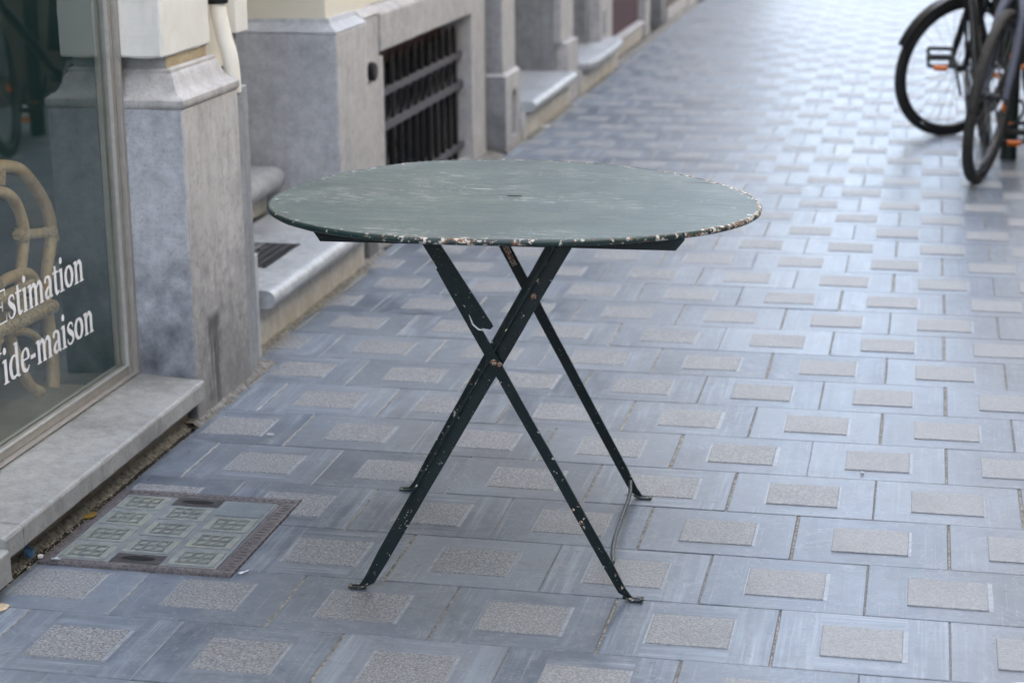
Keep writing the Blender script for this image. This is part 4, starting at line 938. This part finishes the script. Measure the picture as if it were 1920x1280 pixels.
    for s_, q in ((1, 1), (-1, -1)):
        e = F(BBx+q*.17*cos(ca), s_*.085, bbz+q*.17*sin(ca))
        cro = MB().bar(F(BBx, s_*.07, bbz), e, .024, .013, left).build('crank', M['blackp'], b, bevel=.003)
        pc = e+left*(s_*.06)
        pd = MB(); pf = fwd*.75-upr*.66; pn = fwd*-.66+upr*.75
        for d_ in (-.052, .052): pd.tube([pc+pf*d_-left*.052, pc+pf*d_+left*.052], .009, 8)
        for d_ in (-.052, .052): pd.tube([pc+left*d_-pf*.05, pc+left*d_+pf*.05], .008, 8)
        pd.tube([pc-left*.06, pc+left*.05], .014, 8)
        pd.build('pedal', M['tyre'], cro, smooth=50)
        MB().bar(pc+pf*.064-left*.030, pc+pf*.064+left*.030, .026, .010, pf).build('pedal_reflector', M['orange'], cro, bevel=.002)
    def guard_(T, R__, a0, a1, name='mudguard'):
        gp = [(-.028, .010), (-.024, .020), (0, .027), (.024, .020), (.028, .010), (.022, .014), (0, .022), (-.022, .014)]
        n_ = 26
        MB().rings([[T((R__+d)*cos(a), y_, R__+(R__+d)*sin(a)) for y_, d in gp] for a in [a0+(a1-a0)*k/n_ for k in range(n_+1)]]).build(name, M['blackp'], b, smooth=50)
    if guard:
        guard_(S_, R_f, radians(guard[0]), radians(guard[1])); guard_(F, R_r, radians(50), radians(205))
    if bag:
        q = F(-.02, .14, .52); MB().rings([[q+fwd*(x_*.15)+left*(y_*.06)+upr*(z_) for x_, y_ in ((-1, -1), (1, -1), (1, 1), (-1, 1))] for z_ in (-.16, .0, .16)]).build('pannier', M['tyre'], b, bevel=.02, seg=3, smooth=50)
    return b
bicycle('bicycle', 'black bicycle with grey blue fork and orange wheel reflectors, front wheel towards the table', (.237, 8.05), radians(75.3+180), .134, (.30, 9.05), -.13, .357, .34, M['blackp'], M['fork'], M['tyre_d'], -80, guard=False, bag=True)
bicycle('bicycle', 'black bicycle with long front mudguard, standing behind the grey forked bicycle', (.118, 9.27), radians(35.1+180), .19, (.62, 10.22), .12, .335, .335, M['blackp'], M['blackp'], M['tyre'], 20, guard=(20, 144), reflectors=False)
bo = thing('bollard', 'dark green round metal street post beside the parked bicycles', 'bollard', (.385, 8.64, 0))
MB().tube([(.385, 8.64, -.02), (.382, 8.64, .3), (.372, 8.64, .86), (.3715, 8.64, .90), (.371, 8.64, .925), (.371, 8.64, .935)], [.037, .036, .035, .033, .02, .004], 24).build('post', M['bollard'], bo, smooth=40)
MB().tube([(.384, 8.64, .13), (.384, 8.64, .15)], .0385, 24).build('band', M['bollard'], bo, smooth=40)
MB().tube([(.384, 8.64, .162), (.384, 8.64, .167)], .0385, 24).build('band', M['orange'], bo, smooth=40)
lk = MB().tube(cr([(.385+.055*cos(t*pi/5), 8.64+.075*sin(t*pi/5), .20+.05*sin(t*pi/5+.6)) for t in range(10)], 4, True), .007, 8, closed=True).build('bicycle_lock', M['tyre'], smooth=60)
tag(lk, 'black cable lock looped round the green post', 'bicycle lock')

# ------------------------------------------------------------------ small litter
def flake(x, y, z, rx, ry, name, m, label, cat, group=None, h=.002, ang=0, n=9, curl=.006):
    mb = MB(); random.seed(int(abs(x*1000)+abs(y*1000))); pts = []
    for k in range(n):
        a = 2*pi*k/n; r = random.uniform(.75, 1.1); u, v = rx*r*cos(a), ry*r*sin(a)
        pts.append((x+u*cos(ang)-v*sin(ang), y+u*sin(ang)+v*cos(ang), z+random.uniform(0, curl)))
    vs = [Vector(p) for p in pts]+[Vector(p)+Vector((0, 0, h)) for p in pts]+[Vector((x, y, z)), Vector((x, y, z+h+curl*.5))]
    fs = [(i, (i+1) % n, n+(i+1) % n, n+i) for i in range(n)]+[(2*n, (i+1) % n, i) for i in range(n)]+[(2*n+1, n+i, n+(i+1) % n) for i in range(n)]
    o_ = mb.add(vs, fs).build(name, m); return tag(o_, label, cat, group)
flake(-1.812, 9.215, .003, .030, .018, 'paper_scrap', M['paperw'], 'white paper scrap on the ground below the second doorway step', 'paper', curl=.012)
flake(-1.745, 3.385, .006, .012, .011, 'plastic_scrap', M['bluep'], 'crumpled blue scrap under the window sill corner', 'litter', curl=.02, h=.012)
flake(-1.726, 3.645, .006, .014, .022, 'fallen_leaf', M['leaf'], 'yellow leaf beside the light well cover', 'leaf', curl=.004)
flake(-1.725, 3.395, .006, .006, .006, 'paper_scrap', M['paperw'], 'tiny white scrap next to the blue crumpled scrap', 'paper', curl=.004, h=.004)
flake(-1.690, 3.392, .006, .012, .003, 'paper_scrap', M['paperw'], 'thin white curl on the near left corner of the light well cover', 'paper', curl=.004, h=.002)
flake(-1.29, 3.405, .002, .004, .014, 'paper_scrap', M['paperw'], 'thin pale straw by the near right corner of the light well cover', 'paper', curl=.003, h=.001, ang=-.6)
flake(-1.53, 4.27, .003, .011, .003, 'cigarette_end', M['paperw'], 'small white cigarette end on paving by the pilaster foot', 'cigarette end', curl=.002, h=.003)
flake(-.095, 4.245, .001, .005, .006, 'paper_scrap', M['paperw'], 'small white crumb on the pale paving right of the table', 'paper', curl=.004, h=.002)
flake(-1.69, 3.146, .001, .016, .022, 'gum_blob', M['butt'], 'flattened tan gum at the left edge near the sill', 'gum', curl=.002, h=.002)
# painted spot
ring_ = MB(); cx, cy = .222, 3.136
for (ra, rb) in ((.0, .028), (.031, .036)):
    n = 40; vs = []; fs = []
    for k in range(n):
        a = 2*pi*k/n; q = 1+.03*noise.noise(Vector((cos(a)*3, sin(a)*3, ra*40)))
        for r in (ra, rb): vs.append((cx+r*q*cos(a), cy+r*q*sin(a), .0035))
    for k in range(n): j = (k+1) % n; fs.append((2*k, 2*k+1, 2*j+1, 2*j) if ra > 0 else (2*k, 2*k+1, 2*j+1))
    ring_.add(vs, fs)
tag(ring_.build('paint_mark', M['chalk']), 'round white painted spot with ring on the paving, lower right', 'paint mark')
# grit along the foot of the walls
gm = MB(); random.seed(3)
for k in range(900):
    seg = random.choice(((-1.745, 3.3, 4.3, .05), (-1.735, 4.35, 4.9, .035), (-1.80, 4.95, 6.2, .04), (-1.742, 3.2, 3.8, .03)))
    y = random.uniform(seg[1], seg[2]); x = seg[0]+abs(random.gauss(0, 1))*seg[3]*.5; r = random.uniform(.0008, .0026)
    p = Vector((x, y, .006 if x < seg[0]+.03 else .002)); a = random.random()*3
    vs = [p+Vector((r*cos(a+t*1.57)*random.uniform(.7, 1.4), r*sin(a+t*1.57), random.uniform(-.3, .6)*r)) for t in range(4)]+[p+Vector((0, 0, r*1.2))]
    gm.add(vs, [(0, 1, 4), (1, 2, 4), (2, 3, 4), (3, 0, 4), (3, 2, 1, 0)])
tag(gm.build('grit', M['mortar']), 'pale grit gathered along the foot of the walls', 'grit', kind='stuff')

for o in bpy.data.objects:
    g_ = {'bicycle': 'bicycles parked by the green post', 'opposite_house': 'houses across the street', 'paper_scrap': 'white scraps on the paving'}.get(o.name.split('.')[0])
    if g_ and not o.parent: o['group'] = g_
    if '_w' in o.keys(): del o['_w']
